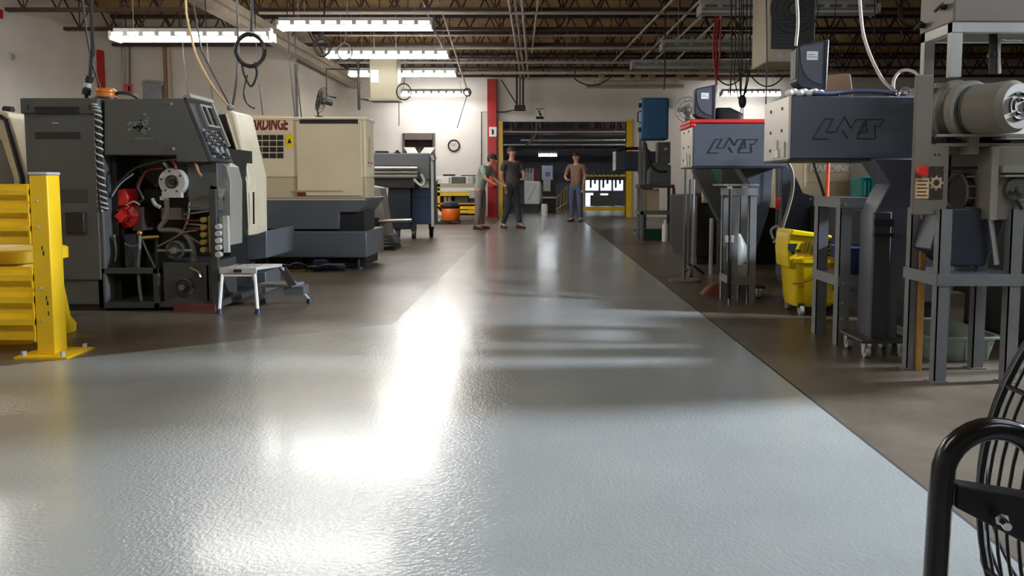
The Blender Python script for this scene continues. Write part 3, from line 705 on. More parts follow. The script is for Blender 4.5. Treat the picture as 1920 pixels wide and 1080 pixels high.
# hoses
hoses = [([(205,372),(215,352),(250,318),(290,305),(330,300),(385,306)],.010,M_dark),([(210,368),(225,345),(250,326)],.006,M_lgrey),
 ([(260,350),(268,330),(280,318),(305,316)],.009,M_redink),([(305,300),(312,312),(318,320)],.012,M_lgrey),([(322,300),(328,308),(330,318)],.012,M_redink),
 ([(312,372),(314,395),(310,412),(300,430),(330,432),(352,445),(362,470),(364,490)],.021,M_hose),([(355,380),(352,410),(340,440)],.008,M_hose),
 ([(236,385),(250,378),(262,384)],.007,M_lgrey),([(262,436),(262,460),(260,500),(262,540),(268,576)],.013,M_hose),([(266,448),(280,480),(300,520),(310,548)],.008,M_hose),
 ([(234,456),(246,462),(260,458),(264,440)],.009,M_hose),([(294,446),(294,480),(296,520),(300,550)],.012,M_char2),([(296,462),(320,450),(345,436),(370,432)],.008,M_hose),
 ([(214,440),(218,470),(216,490)],.009,M_hose),([(240,470),(246,490),(244,500)],.018,M_char2),([(358,470),(356,500),(352,520),(340,525)],.009,M_dark),
 ([(345,402),(375,398),(392,396)],.008,M_hose),([(345,412),(372,414),(392,410)],.008,M_redink),([(350,420),(378,422)],.007,M_hose),([(342,430),(365,428),(380,432)],.008,M_redink),
 ([(352,388),(372,386),(392,390)],.007,M_hose),([(350,440),(368,452),(378,458)],.008,M_hose),([(265,330),(258,350),(268,372),(260,380)],.012,M_dark),([(286,372),(292,384),(300,388)],.016,M_lgrey),
 ([(365,300),(372,322),(378,330)],.012,M_brownboard)]
for i, (pp, r, m_) in enumerate(hoses):
    yy = 5.88 + 0.03*(i % 4)
    part('hose', B().tube(smooth([W(a,c_,yy) for a, c_ in pp], 5), r, 6), m_, L)
p = W(262,437,5.88); part('tee_fitting', B().ball(p,0.022).cyl(W(262,446,5.9),W(298,444,5.95),0.016), M_brass, L)
p = W(362,505,Y0-0.02); part('handle_lever', B().tube(WP([(356,502,Y0-0.03),(372,510,Y0-0.03),(376,520,Y0-0.03)]),0.01,6), M_chrome, L)
part('wood_block', B().box(XM(322,Y0),XM(400,Y0),Y0-0.02,Y0+0.12,0,0.055), mat('dark_red_block',(92,44,38),0.7), L)
# sloped sliding guard
yd0, yd1 = 6.75, 7.2
gd = part('sliding_guard', B().prism(PL([(404,212),(432,206),(440,214),(467,330),(469,446),(436,452),(432,330)],yd0), yd0, yd1, 'y'), M_beige, L, bev=0.02)
ws = PL([(409,216),(422,214),(447,300),(459,340),(462,430),(450,430),(444,345)],yd0)
part('window_slot', B().prism(ws, yd0-0.010, yd0+0.01, 'y'), M_dark, gd)
part('window_glass', B().prism(PL([(436,378),(447,380),(449,426),(436,430)],yd0), yd0-0.008, yd0+0.01, 'y'), M_dark, gd)
part('trim_tube', B().tube(WP([(424,214,yd0-0.01),(450,300,yd0-0.01),(462,340,yd0-0.01),(466,428,yd0-0.01)]),0.012,6), M_cream2, gd)
part('guard_base', B().prism(PL([(428,444),(480,440),(500,432),(500,484),(428,492)],yd0-0.02), yd0-0.02, yd1+0.3, 'y').box(XM(432,yd0),XM(492,yd0),yd0+0.05,yd1,0,0.2), M_slate, L, bev=0.01)
part('guard_label', B().prism(PL([(474,360),(477,360),(477.5,420),(474.5,420)],yd0), yd0-0.004, yd0, 'y'), M_ink, gd)
part('top_latch', B().ball(W(432,202,yd0+0.1),0.03,0.05,0.03), M_hose, gd)
# amber beacon resting on it
c = W(200,182,6.0)
b_ = thing('warning_beacon', 'amber banded beacon on top of the charcoal machine', 'beacon', (c[0],c[1],1.67))
part('base', B().lathe([(0.0,1.655),(0.085,1.655),(0.085,1.685),(0.0,1.69)], (c[0],c[1],0), 'z', 20), M_dark, b_)
part('lens', B().lathe([(0.072,1.685),(0.075,1.70),(0.075,1.715),(0.068,1.72),(0.075,1.725),(0.075,1.74),(0.06,1.755),(0,1.757)], (c[0],c[1],0), 'z', 20), mat('amber_lens',(196,112,32),0.35), b_)
cable('signal_cable', [W(213,178,6.0),W(225,174,6.0),W(245,177,6.05),W(258,184,6.1)], 0.012, M_black, 'black cable lying over the top of the charcoal machine by the beacon')

# ------------------------------------------------------------------ step stool
Ys = 5.72
sx0, sx1 = XM(408,Ys), XM(484,Ys)
s = thing('step_stool', 'white folding two step stool with blue rubber feet beside the charcoal machine', 'step stool', ((sx0+sx1)/2, Ys+0.15, 0))
ts = part('top_step', B().prism([(sx0,Ys),(sx1-0.02,Ys),(sx1+0.09,Ys+0.26),(sx0+0.14,Ys+0.26)], 0.335, 0.36, 'z').prism([(sx0,Ys-0.005),(sx1-0.02,Ys-0.005),(sx1-0.02,Ys+0.01),(sx0,Ys+0.01)],0.31,0.36,'z'), M_lgrey, s, bev=0.006)
part('hand_slot', B().box((sx0+sx1)/2-0.04,(sx0+sx1)/2+0.02,Ys-0.01,Ys-0.004,0.322,0.345), M_dark, ts)
tr = B()
for i in range(5): tr.box(sx0+0.05+i*0.05,sx0+0.07+i*0.05,Ys+0.03,Ys+0.22,0.36,0.363)
part('tread', tr, M_grey, ts)
for x, dx in ((sx0+0.02,-0.025),(sx1-0.04,0.02)):
    lg = part('leg', B().tube([(x,Ys+0.01,0.315),(x+dx,Ys-0.005,0.03)],0.013,8), M_white, s)
    part('foot', B().cyl((x+dx,Ys-0.005,0),(x+dx,Ys-0.005,0.04),0.024,0.019), M_navy, lg)
part('cross_tube', B().tube([(sx0+0.02,Ys+0.01,0.295),(sx1-0.04,Ys+0.01,0.295)],0.009,8), M_white, s)
for x, dx in ((sx0+0.16,-0.02),(sx1+0.12,0.10)):
    lg = part('rear_leg', B().tube([(x-0.03,Ys+0.24,0.33),(x+dx,Ys+0.52,0.03)],0.012,8), M_lgrey, s)
    part('foot', B().cyl((x+dx,Ys+0.52,0),(x+dx,Ys+0.52,0.04),0.024,0.019), M_navy, lg)
part('lower_step', B().prism([(sx0+0.16,Ys+0.28),(sx1+0.16,Ys+0.28),(sx1+0.20,Ys+0.46),(sx0+0.2,Ys+0.46)],0.165,0.19,'z'), M_leg, s, bev=0.005)
part('side_bracket', B().prism([(sx1+0.06,0.33),(sx1+0.12,0.33),(sx1+0.2,0.19),(sx1+0.14,0.17)], Ys+0.25, Ys+0.27, 'y'), M_char2, s)
part('blue_box', B().box(sx1+0.08,sx1+0.24,Ys+0.3,Ys+0.45,0.10,0.17), M_slate, s)

# ------------------------------------------------------------------ cream lathe
Yh = 8.72
H = thing('cream_lathe', 'cream lathe with red brown maker lettering and slate base, behind the charcoal machine', 'machine', (-2.7, Yh+0.6, 0))
hx0,hx1,hz0,hz1 = Q(440,222,686,372,Yh)
bz = Q(440,372,686,482,Yh)[2]
# lower body in two tones
up = part('upper_cover', B().box(hx0,hx1,Yh,Yh+0.45,hz0+0.24,hz1).box(hx0,hx1-0.35,Yh+0.45,Yh+1.8,hz0,hz1-0.05), M_cream, H, bev=0.02)
part('top_lip', B().box(hx0,hx1+0.01,Yh-0.01,Yh+0.46,hz1-0.025,hz1+0.015), M_cream, up, bev=0.008)
part('lower_band', B().box(hx0,hx1,Yh+0.002,Yh+0.45,hz0-0.005,hz0+0.24), M_cream2, H, bev=0.01)
bs = part('slate_base', B().prism(PL([(440,371),(692,371),(678,388),(672,398),(636,398),(634,430),(440,430)],Yh-0.05), Yh-0.05, Yh+0.9, 'y'), M_slate, H, bev=0.012)
part('coolant_tank', B().box(hx0,XM(690,Yh),Yh-0.08,Yh+0.9,bz,W(0,433,Yh)[2]), M_slate, H, bev=0.015)
part('notch', B().box(XM(634,Yh),XM(682,Yh),Yh+0.02,Yh+0.6,W(0,432,Yh)[2],W(0,396,Yh)[2]), M_dark, H)
part('base_khaki_lip', B().box(hx0,hx1,Yh-0.055,Yh-0.045,hz0-0.02,hz0), M_cream2, H)  # khaki lip along the top edge of the slate base
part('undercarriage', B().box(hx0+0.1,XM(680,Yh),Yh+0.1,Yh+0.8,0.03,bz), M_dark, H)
for px in (500, 560, 612, 668):
    x = XM(px,Yh); part('levelling_foot', B().cyl((x,Yh+0.06,0),(x,Yh+0.06,0.03),0.07).cyl((x,Yh+0.06,0.03),(x,Yh+0.06,bz),0.025), M_dark, H)
# sliding door panel
a,b_,c,d = Q(557,228,678,360,Yh)
dp = part('door', B().box(a,b_,Yh-0.018,Yh,hz0+0.03,d), M_cream, H, bev=0.006)
e,f,g_,h = Q(563,224,672,231,Yh); part('door_track', B().box(e,f,Yh-0.028,Yh-0.017,g_-0.005,h), M_dark, dp)
e,f,g_,h = Q(556,356,645,359,Yh); part('door_ledge', B().box(e,f,Yh-0.03,Yh-0.017,g_,h), M_cream2, dp)
p = W(565,362,Yh); part('worn_badge', B().box(p[0]-0.04,p[0]+0.06,Yh-0.026,Yh-0.017,p[2]-0.03,p[2]+0.01), M_redink, dp)
# grille, lettering, sticker
e,f,g_,h = Q(462,216,548,246,Yh); part('label_plate', B().box(e,f,Yh-0.004,Yh,g_,h), M_peach, up)
p = W(460,243,Yh); q = W(542,243,Yh)
tb = text_b('HARDINGE', 0.172, (0,Yh-0.006,0), UX, UZ, 0.004, 0.2, 0.006)
xs = [v[0] for v in tb.v]; sxx = (q[0]-p[0])/(max(xs)-min(xs)); mx_ = min(xs)
tb.v = [(p[0]+(v[0]-mx_)*sxx, v[1], p[2]+v[2]*1.12) for v in tb.v]
part('maker_lettering', tb, M_redink, up, sm=False)
vg = B()
for i in range(4):
    for k in range(4):
        e,f,g_,h = Q(479+i*13.6,253+k*11.4,490.6+i*13.6,262.4+k*11.4,Yh); vg.box(e,f,Yh-0.004,Yh+0.002,g_,h)
part('cooling_grille', vg, M_dark, up)
e,f,g_,h = Q(536,252,550,276,Yh); part('warning_sticker', B().box(e,f,Yh-0.004,Yh,g_,h), M_bucket, up)
p = W(543,262,Yh); part('sticker_mark', B().prism([(p[0]-0.025,p[2]-0.04),(p[0]+0.025,p[2]-0.04),(p[0],p[2]+0.02)],Yh-0.006,Yh-0.003), M_ink, up)
part('side_handle', B().box(hx1,hx1+0.012,Yh+0.12,Yh+0.2,1.2,1.55), M_cream2, up)
part('red_tag', B().box(hx1,hx1+0.008,Yh+0.1,Yh+0.3,1.24,1.26), M_red, up)
# things under it
e = G(505,506); f = G(566,514)
single('floor_rail', B().cbox((-2.82,8.45,0.015),(0.42,0.05,0.03),rz=0.05), M_brass, 'dull yellow strip lying on the floor beside the cream lathe base', 'rail')
b = B()
for i in range(5): b.tube(smooth([(-3.2+0.17*i,8.5+0.05*(i%2),0.03),(-3.05+0.17*i,8.42,0.06+0.02*(i%3)),(-2.9+0.17*i,8.52,0.03)],4), 0.02, 6)
single('hose_tangle', b, M_black, 'dark hose lying in loops on the floor under the cream lathe', 'hose')
single('blue_jack', B().box(-2.55,-2.42,8.5,8.62,0,0.13).cyl((-2.4,8.56,0.05),(-2.2,8.56,0.05),0.04), M_navy, 'small blue jack under the right end of the cream lathe', 'jack', bev=0.006)

# ------------------------------------------------------------------ chip conveyor right of the cream lathe
Yk = 11.4
K = thing('chip_conveyor', 'grey sloping chip conveyor beside the right end of the cream lathe', 'conveyor', (-2.2, Yk+0.2, 0))
part('chute', B().prism(PL([(676,345),(712,352),(722,415),(732,455),(700,455),(690,400),(668,390)],Yk),Yk,Yk+0.5,'y'), M_grey, K, bev=0.02)
part('tail_tray', B().prism(PL([(695,440),(734,440),(742,458),(700,466)],Yk-0.1),Yk-0.1,Yk+0.4,'y'), M_char, K, bev=0.02)
part('cross_bar', B().cyl(W(690,416,Yk-0.05),W(772,413,Yk-0.05),0.025), M_steel, K)
part('clamp', B().box(XM(702,Yk),XM(711,Yk),Yk-0.1,Yk,W(0,428,Yk)[2],W(0,408,Yk)[2]), M_dark, K)
part('skid', B().box(XM(698,Yk),XM(742,Yk),Yk-0.1,Yk+0.4,0.0,0.06), M_dark, K)
b = B()
for i in range(3): b.torus((XM(722,Yk),Yk,0.06+i*0.05),0.14-0.02*i,0.018,'z',20,6)
part('hose_stack', b, M_hose, K)

# ------------------------------------------------------------------ grey and navy cabinet machine
Yn = 13.6
N_ = thing('bar_loader', 'grey topped navy bar loader on casters in front of the back wall', 'machine', (-2.45, Yn+0.5, 0))
a,b_,c,d = Q(700,287,806,338,Yn); part('hood', B().box(a,b_,Yn,Yn+0.8,c,d), M_slate, N_, bev=0.02)
for i, py in enumerate((315,323.5,331)):
    part('rail_tube', B().cyl(W(700,py,Yn-0.12),W(783,py,Yn-0.12),0.036-0.007*(i==1),n=12), M_steel if i==0 else M_hose, N_)
part('guide_channel', B().box(XM(702,Yn),XM(780,Yn),Yn-0.1,Yn-0.02,W(0,352,Yn)[2],W(0,310,Yn)[2]), M_dark, N_)
cbn = part('cabinet', B().box(XM(738,Yn),XM(810,Yn),Yn+0.1,Yn+0.8,0.26,W(0,338,Yn)[2]), M_navy, N_, bev=0.01)
part('drawer_gap', B().box(XM(740,Yn),XM(809,Yn),Yn+0.095,Yn+0.105,W(0,372,Yn)[2],W(0,369,Yn)[2]), M_dark, cbn)
part('lower_chassis', B().prism(PL([(728,350),(770,350),(770,430),(735,430),(725,400)],Yn-0.02),Yn-0.02,Yn+0.4,'y'), mat('dark_navy_paint',(18,26,42),0.45), N_, bev=0.01)
part('crank_arm', B().tube(smooth(WP([(776,336,Yn-0.15),(790,348,Yn-0.15),(796,340,Yn-0.15),(790,326,Yn-0.15)])),0.025,8), M_lgrey, N_)
part('side_rail', B().box(XM(808,Yn),XM(813,Yn),Yn+0.05,Yn+0.1,0.22,W(0,295,Yn)[2]), M_lgrey, N_)
part('bumper', B().cyl(W(810,290,Yn),W(814,300,Yn),0.05), M_steel, N_)
part('white_door', B().box(XM(788,Yn),XM(804,Yn),Yn+0.06,Yn+0.1,W(0,352,Yn)[2],W(0,326,Yn)[2]), M_lgrey, N_)
for px, yy in ((745,Yn+0.05),(775,Yn+0.05),(800,Yn+0.6)):
    x = XM(px,Yn); cs = part('caster', B().cyl((x-0.03,yy,0.08),(x+0.03,yy,0.08),0.08,n=16), M_black, N_)
    part('fork', B().box(x-0.045,x+0.045,yy-0.04,yy+0.04,0.14,0.28), M_dark, cs)
z = W(0,287,Yn)[2]
def sheet(name, px, lab, tl):
    x = XM(px,Yn)
    b = B().add([(x-0.10,Yn+0.3,z),(x+0.10,Yn+0.3,z),(x+0.10+tl,Yn+0.36,z+0.12),(x-0.10+tl,Yn+0.36,z+0.12),(x-0.10,Yn+0.315,z),(x+0.10,Yn+0.315,z),(x+0.10+tl,Yn+0.375,z+0.12),(x-0.10+tl,Yn+0.375,z+0.12)],
        [(0,1,2,3),(7,6,5,4),(0,4,5,1),(1,5,6,2),(2,6,7,3),(3,7,4,0)])
    single(name, b, M_paper, lab, 'paper', 'papers on the bar loader')
sheet('paper_sheet', 771, 'white paper leaning left on top of the grey bar loader', -0.08)
sheet('paper_sheet', 794, 'white paper leaning right on top of the grey bar loader', 0.08)
x = XM(712,Yn); single('black_tray', B().box(x-0.11,x+0.11,Yn+0.2,Yn+0.4,z,z+0.05), M_dark, 'small black tray on top of the grey bar loader next to the cream lathe', 'tray', bev=0.008)
x = XM(743,Yn); single('small_gauge', B().cyl((x,Yn+0.2,z),(x,Yn+0.2,z+0.03),0.06).cyl((x,Yn+0.2,z+0.03),(x,Yn+0.2,z+0.06),0.03), M_dark, 'little black gauge on top of the grey bar loader', 'gauge')
# ================================================================== RIGHT SIDE
# ------------------------------------------------------------------ slate bar feeders
LOGO = [[(935,715),(1018,572),(1080,572),(1028,665),(1100,665),(1160,555),(1212,640),(1245,575),(1312,575),(1255,690)],
        [(935,715),(1045,715)],[(1150,655),(1190,715)],
        [(1255,712),(1315,600),(1325,575),(1452,575),(1418,625),(1380,622),(1392,712),(1255,712)],[(1272,666),(1330,666),(1318,600)]]
def feeder(X0, Yf, yb, label, zo=0.0, top=None, base=True, logo=True, pm=None, dark=False):
    L_ = 0.78; D = 0.46; z0, z1 = 1.145+zo, 1.505+zo
    t = thing('bar_feeder', label, 'bar feeder', (X0+0.5, Yf+0.2, 0), 'slate bar feeders')
    mm = M_lnsd if dark else M_lns
    hb = part('housing', B().box(X0+0.012,X0+L_,Yf,Yf+D,z0,z1), mm, t, bev=0.008)
    part('lower_edge', B().box(X0,X0+L_,Yf-0.003,Yf+D,z0-0.012,z0), M_dark, hb)
    ep = part('end_plate', B().box(X0,X0+0.014,Yf+0.005,Yf+D,z0,z1), M_silver, t)
    for y in (Yf+0.12, Yf+0.33):
        for z in (z0+0.06, z0+0.17, z1-0.06): part('socket_screw', B().cyl((X0-0.004,y,z),(X0,y,z),0.010,n=10), M_dark, ep)
    part('latch_plate', B().box(X0-0.01,X0,Yf+0.16,Yf+0.26,z0+0.01,z0+0.06).box(X0-0.008,X0,Yf+0.19,Yf+0.23,z0+0.06,z0+0.12), M_white, ep, bev=0.004)
    part('side_strip', B().box(X0-0.008,X0,Yf+0.05,Yf+0.11,z0+0.01,z0+0.10), M_silver, ep)
    if logo:
        lb = B(); k = 0.40/500
        for pl in LOGO:
            for (a, b_), (c, d) in zip(pl, pl[1:]):
                q0 = (X0+0.14+(a-935)*k, Yf-0.002, z0+0.115+(715-b_)*k); q1 = (X0+0.14+(c-935)*k, Yf-0.002, z0+0.115+(715-d)*k)
                lb.tube([q0, q1], 0.0035, 4)
        part('maker_logo', lb, M_ink, hb, sm=False)
    # cranked pedestal
    o = X0+0.49
    pp = [(o,0.10),(o+0.15,0.10),(o+0.15,0.42),(o+0.245,0.72),(o+0.27,0.86),(o+0.29,z0),(o-0.02,z0),(o+0.08,1.0),(o,0.84)]
    ped = part('pedestal', B().prism(pp, yb, yb+0.20, 'y'), mm, t, bev=0.006)
    part('column_face', B().box(o-0.006,o+0.09,yb-0.01,yb+0.02,0.10,0.84), M_char2, ped, bev=0.004)
    part('cable_clip', B().box(o-0.012,o+0.10,yb-0.02,yb,0.76,0.80).box(o-0.012,o+0.1,yb-0.02,yb,0.70,0.72), M_dark, ped)
    bp = part('base_plate', B().prism([(o-0.08,yb-0.06),(o+0.22,yb-0.06),(o+0.22,yb+0.26),(o-0.08,yb+0.26)],0.085,0.105,'z'), M_char2, t, bev=0.005)
    for x, y in ((o-0.04,yb-0.03),(o+0.17,yb-0.03),(o-0.04,yb+0.22),(o+0.17,yb+0.22)):
        c = part('caster', B().cyl((x-0.014,y,0.032),(x+0.014,y,0.032),0.032,n=16), M_lgrey, t)
        part('fork', B().prism([(y-0.03,0.085),(y+0.03,0.085),(y+0.012,0.03),(y-0.012,0.03)],x-0.02,x-0.015,'x').prism([(y-0.03,0.085),(y+0.03,0.085),(y+0.012,0.03),(y-0.012,0.03)],x+0.015,x+0.02,'x'), M_steel, c)
    if top: part('top_cover', B().box(X0-0.015,X0+L_,Yf-0.01,Yf+D,z1,z1+0.035).box(X0-0.02,X0+0.03,Yf-0.012,Yf+D,z1-0.03,z1), top, t, bev=0.01, label='bright red top cover')
    return t, z0, z1
f2, fz0, fz1 = feeder(1.46, 4.35, 4.29, 'largest slate bar feeder, nearest the camera, with white rag and hose on top')
f1, _, gz1 = feeder(1.30, 6.28, 6.55, 'slate bar feeder with a red top cover behind the largest one', top=M_red2)
f3, _, hz_ = feeder(1.52, 14.4, 14.6, 'dark bar feeder standing far back at the right side of the doorway', zo=0.12, logo=False, dark=True)
part('cable_hump', B().tube(smooth([(1.56,14.6,hz_),(1.75,14.6,hz_+0.06),(2.1,14.6,hz_+0.05),(2.25,14.6,hz_-0.05)]),0.03,6), M_dark, f3)

def monitor(x, y, z, label):
    t = thing('control_monitor', label, 'monitor', (x+0.1, y, z), 'control monitors on the feeders')
    prof = [(x,z+0.05),(x+0.03,z+0.02),(x+0.13,z),(x+0.205,z+0.0),(x+0.215,z+0.30),(x+0.19,z+0.295),(x+0.02,z+0.265),(x,z+0.25)]
    prof = [(x+(a-x)*0.86, c) for a, c in prof]
    b = part('case', B().prism(prof, y, y+0.13, 'y'), M_lnsd, t, bev=0.008)
    sw = [(x+0.012,z+0.25),(x+0.165,z+0.272),(x+0.165,z+0.035),(x+0.11,z+0.05),(x+0.06,z+0.08),(x+0.03,z+0.13),(x+0.018,z+0.18)]
    sw = [(x+(a-x)*0.86, c) for a, c in sw]
    part('side_cover', B().prism(sw, y-0.006, y+0.002, 'y'), M_lns, b)
    part('groove', B().box(x+0.156,x+0.167,y-0.004,y+0.002,z+0.01,z+0.285), M_ink, b)
    part('label', B().box(x+0.05,x+0.115,y-0.009,y-0.005,z+0.175,z+0.225), M_paper, b, label='white label')
    part('label_print', B().box(x+0.055,x+0.11,y-0.0100,y-0.0085,z+0.19,z+0.194).box(x+0.055,x+0.095,y-0.0100,y-0.0085,z+0.204,z+0.208), M_key, b)
    part('screen', B().box(x-0.004,x+0.002,y+0.02,y+0.11,z+0.07,z+0.24), M_dark, b)
    return t
monitor(W(1490,120,4.5)[0], 4.45, fz1+0.045, 'large dark control monitor on top of the largest slate feeder')
monitor(W(1303,200,6.45)[0], 6.45, gz1+0.045, 'dark control monitor on top of the red feeder cover')
single('monitor_tray', B().box(1.50,1.78,4.42,4.74,fz1,fz1+0.02).box(1.56,1.72,4.48,4.68,fz1+0.02,fz1+0.045), M_dark, 'dark tray under the large control monitor', 'tray', bev=0.005)
single('monitor_tray', B().box(1.33,1.60,6.42,6.72,gz1+0.035,gz1+0.045), M_dark, 'dark tray under the control monitor on the red cover', 'tray')
z = fz1
rg = B()
for i in range(7): rg.ball((1.475+0.03*i,4.40+0.012*(i%2),z+0.022+0.008*((i*3)%2)),0.026,0.03,0.022,10,6)
single('white_rag', rg, M_paper, 'crumpled white rag at the front left corner of the largest slate feeder', 'rag')
hp_ = smooth([(1.60,4.37,z+0.02),(1.7,4.375,z+0.016),(1.85,4.38,z+0.03),(1.98,4.38,z+0.028),(2.08,4.375,z+0.016),(2.12,4.375,z+0.016)],5)
h_ = single('fluid_hose', B().tube(hp_,0.014,8), mat('shiny_blue_hose',(96,104,132),0.2,0.3), 'shiny hose lying along the top edge of the largest slate feeder', 'hose')
part('end_fitting', B().torus((2.14,4.375,z+0.03),0.022,0.008,'y',16,6).ball((2.09,4.372,z+0.016),0.018), M_chrome, h_)
single('board', B().prism([(1.80,z),(1.98,z),(1.955,z+0.17),(1.945,z+0.178),(1.80,z+0.172)],4.70,4.715,'y'), M_brownboard, 'brown board with rounded corner standing behind the large control monitor', 'board', bev=0.003)
single('end_bracket', B().box(2.16,2.235,4.4,4.7,z,z+0.03).prism([(2.17,z+0.03),(2.23,z+0.03),(2.23,z+0.06)],4.4,4.7,'y'), M_silver, 'pale metal bracket on the right end of the largest slate feeder', 'bracket')
single('black_bag', B().loft([rr(1.66,6.55,0.11,0.09,gz1+0.035),rr(1.66,6.55,0.12,0.1,gz1+0.1),rr(1.62,6.55,0.06,0.07,gz1+0.15)]), M_black, 'soft black bag lying on the red feeder cover behind the monitor', 'bag')
# small round fan behind the red-topped feeder
c = W(1290,206,7.6)
t = thing('desk_fan', 'grey round fan partly hidden behind the monitor on the red feeder', 'fan', (c[0],c[1],0))
b = B()
for r in (0.05,0.09,0.13): b.torus(c, r, 0.004, 'y', 24, 5)
for i in range(10): b.tube([c,(c[0]+0.13*math.cos(i*.628),c[1],c[2]+0.13*math.sin(i*.628))],0.002,4)
part('guard', b, M_hose, t)
b = B()
for i in range(4):
    a = i*math.pi/2; b.cbox((c[0]+0.06*math.cos(a),c[1]+0.02,c[2]+0.06*math.sin(a)),(0.09,0.006,0.05),rx=0.5,ry=-a)
part('blade', b, M_gtan, t)
part('motor', B().ball((c[0],c[1]+0.05,c[2]),0.05,0.06,0.05), M_hose, t)
part('stand', B().cyl((c[0],c[1]+0.06,0.02),(c[0],c[1]+0.06,c[2]),0.015).cyl((c[0],c[1]+0.06,0),(c[0],c[1]+0.06,0.02),0.16), M_hose, t)

# ------------------------------------------------------------------ rack stands
def rack(x0,x1,y0,y1,zt,zs,label,w=0.05,grp=None,m=None):
    m = m or M_leg
    t = thing('steel_rack', label, 'rack', ((x0+x1)/2,(y0+y1)/2,0), grp)
    for x in (x0, x1-w):
        for y in (y0, y1-w):
            q = B(); q.box(x,x+w,y,y+0.006,0,zt); q.box(x,x+0.006,y,y+w,0,zt)
            part('leg', q, m, t)
    part('top', B().box(x0-0.005,x1+0.005,y0-0.005,y1+0.005,zt,zt+0.012).box(x0-0.005,x1+0.005,y0-0.006,y0,zt-0.05,zt+0.012).box(x0-0.006,x0,y0,y1,zt-0.05,zt+0.012), m, t)
    part('shelf', B().box(x0,x1,y0+0.002,y1,zs,zs+0.012).box(x0,x1,y0-0.004,y0+0.004,zs-0.05,zs+0.014).box(x0-0.004,x0+0.004,y0,y1,zs-0.05,zs+0.014), m, t)
    b = B()
    for z in (zs-0.03, zs-0.15, zs-0.25, zt-0.03): b.cyl((x0+0.025,y0-0.008,z),(x0+0.025,y0,z),0.007,n=8)
    part('bolts', b, M_lgrey, t)
    return t
rack(1.865,2.28,4.57,5.0,0.905,0.42,'grey steel rack with a teal bin on top beside the yellow mop bucket',0.07)
# teal bin
b = B().loft([rr(2.14,4.80,0.085,0.10,0.917),rr(2.14,4.80,0.092,0.11,1.02),rr(2.14,4.80,0.096,0.115,1.025),rr(2.14,4.80,0.096,0.115,1.04),rr(2.14,4.80,0.085,0.105,1.045)])
t = thing('teal_bin', 'ribbed teal plastic bin on top of the grey steel rack', 'bin', (2.14,4.80,0.917))
part('body', b, M_teal, t)
b = B()
for i in range(8): b.box(2.06+i*0.021,2.068+i*0.021,4.686,4.70,0.925,1.02)
part('ribs', b, M_teal, t)
# blue tub on the lower shelf
b = B().loft([rr(2.10,4.80,0.13,0.13,0.432),rr(2.10,4.80,0.15,0.15,0.58),rr(2.10,4.80,0.16,0.16,0.585),rr(2.10,4.80,0.16,0.16,0.60),rr(2.10,4.80,0.14,0.14,0.59)])
single('blue_tub', b, M_bbin, 'blue plastic tub on the lower shelf of the teal bin rack', 'tub')
# bench vise like clamp on the rack
t = thing('clamp', 'black two jaw clamp on the grey rack next to the teal bin', 'clamp', (2.22,4.63,0.917))
part('jaw', B().box(2.185,2.205,4.6,4.68,0.917,0.97), M_dark, t); part('jaw', B().box(2.235,2.255,4.6,4.68,0.917,0.965), M_dark, t)
part('screw', B().cyl((2.17,4.64,0.935),(2.27,4.64,0.935),0.008), M_steel, t)
# narrow stand before the red topped feeder
t = rack(1.60,1.81,6.12,6.46,0.955,0.22,'narrow grey stand with dark uprights in front of the red topped feeder',0.06)
part('upper_tray', B().box(1.53,1.82,6.10,6.48,0.985,1.0).box(1.56,1.6,6.1,6.14,0.96,0.99), M_grey, t)
part('guide_rod', B().tube([(1.585,6.10,0.06),(1.585,6.10,0.96)],0.014,8), M_dark, t)
part('bracket', B().box(1.55,1.62,6.09,6.12,0.52,0.58), M_lgrey, t, bev=0.004)
j = B().lathe([(0,0.30),(0.07,0.30),(0.08,0.34),(0.08,0.48),(0.05,0.54),(0.03,0.58),(0,0.58)],(1.70,6.3,0.0),'z',18)
part('white_jug', j, M_lgrey, t)
part('white_can', B().box(1.66,1.76,6.18,6.26,0.232,0.33), M_lgrey, t)

# ------------------------------------------------------------------ mop bucket
Yb = 5.62
t = thing('mop_bucket', 'yellow mop bucket with wringer on casters under the feeders', 'mop bucket', (2.05, Yb+0.15, 0))
def rq(x0,x1,y0,y1,z,n=6):
    return rr((x0+x1)/2,(y0+y1)/2,(x1-x0)/2,(y1-y0)/2,z,n)
bx0, bx1 = XM(1491,Yb), XM(1593,Yb)
b = B().loft([rq(bx0+0.03,bx1-0.09,Yb+0.04,Yb+0.34,0.065),rq(bx0+0.02,bx1-0.085,Yb+0.02,Yb+0.36,0.11),rq(bx0,bx1-0.08,Yb,Yb+0.38,0.40),rq(bx0-0.015,bx1-0.065,Yb-0.015,Yb+0.395,0.405),rq(bx0-0.015,bx1-0.065,Yb-0.015,Yb+0.395,0.435),rq(bx0+0.02,bx1-0.1,Yb+0.02,Yb+0.36,0.43)])
part('body', b, M_bucket, t)
part('foot_ledge', B().prism([(bx0+0.10,0.085),(bx1+0.0,0.085),(bx1+0.01,0.12),(bx1-0.06,0.18),(bx0+0.10,0.20)],Yb+0.02,Yb+0.34,'y'), M_bucket, t, bev=0.02)
wx0, wx1 = XM(1479,Yb), XM(1560,Yb)
wr = part('wringer', B().prism([(wx0-0.0,0.50),(wx0+0.015,0.36),(wx0+0.09,0.36),(wx0+0.10,0.43),(wx1,0.43),(wx1,0.60),(wx0+0.03,0.645),(wx0+0.01,0.62)],Yb+0.02,Yb+0.32,'y'), M_bucket, t, bev=0.012)
part('wringer_rim', B().prism([(wx0+0.015,0.615),(wx0+0.03,0.655),(wx1+0.005,0.612),(wx1+0.005,0.585)],Yb+0.0,Yb+0.34,'y'), M_bucket, wr, bev=0.008)
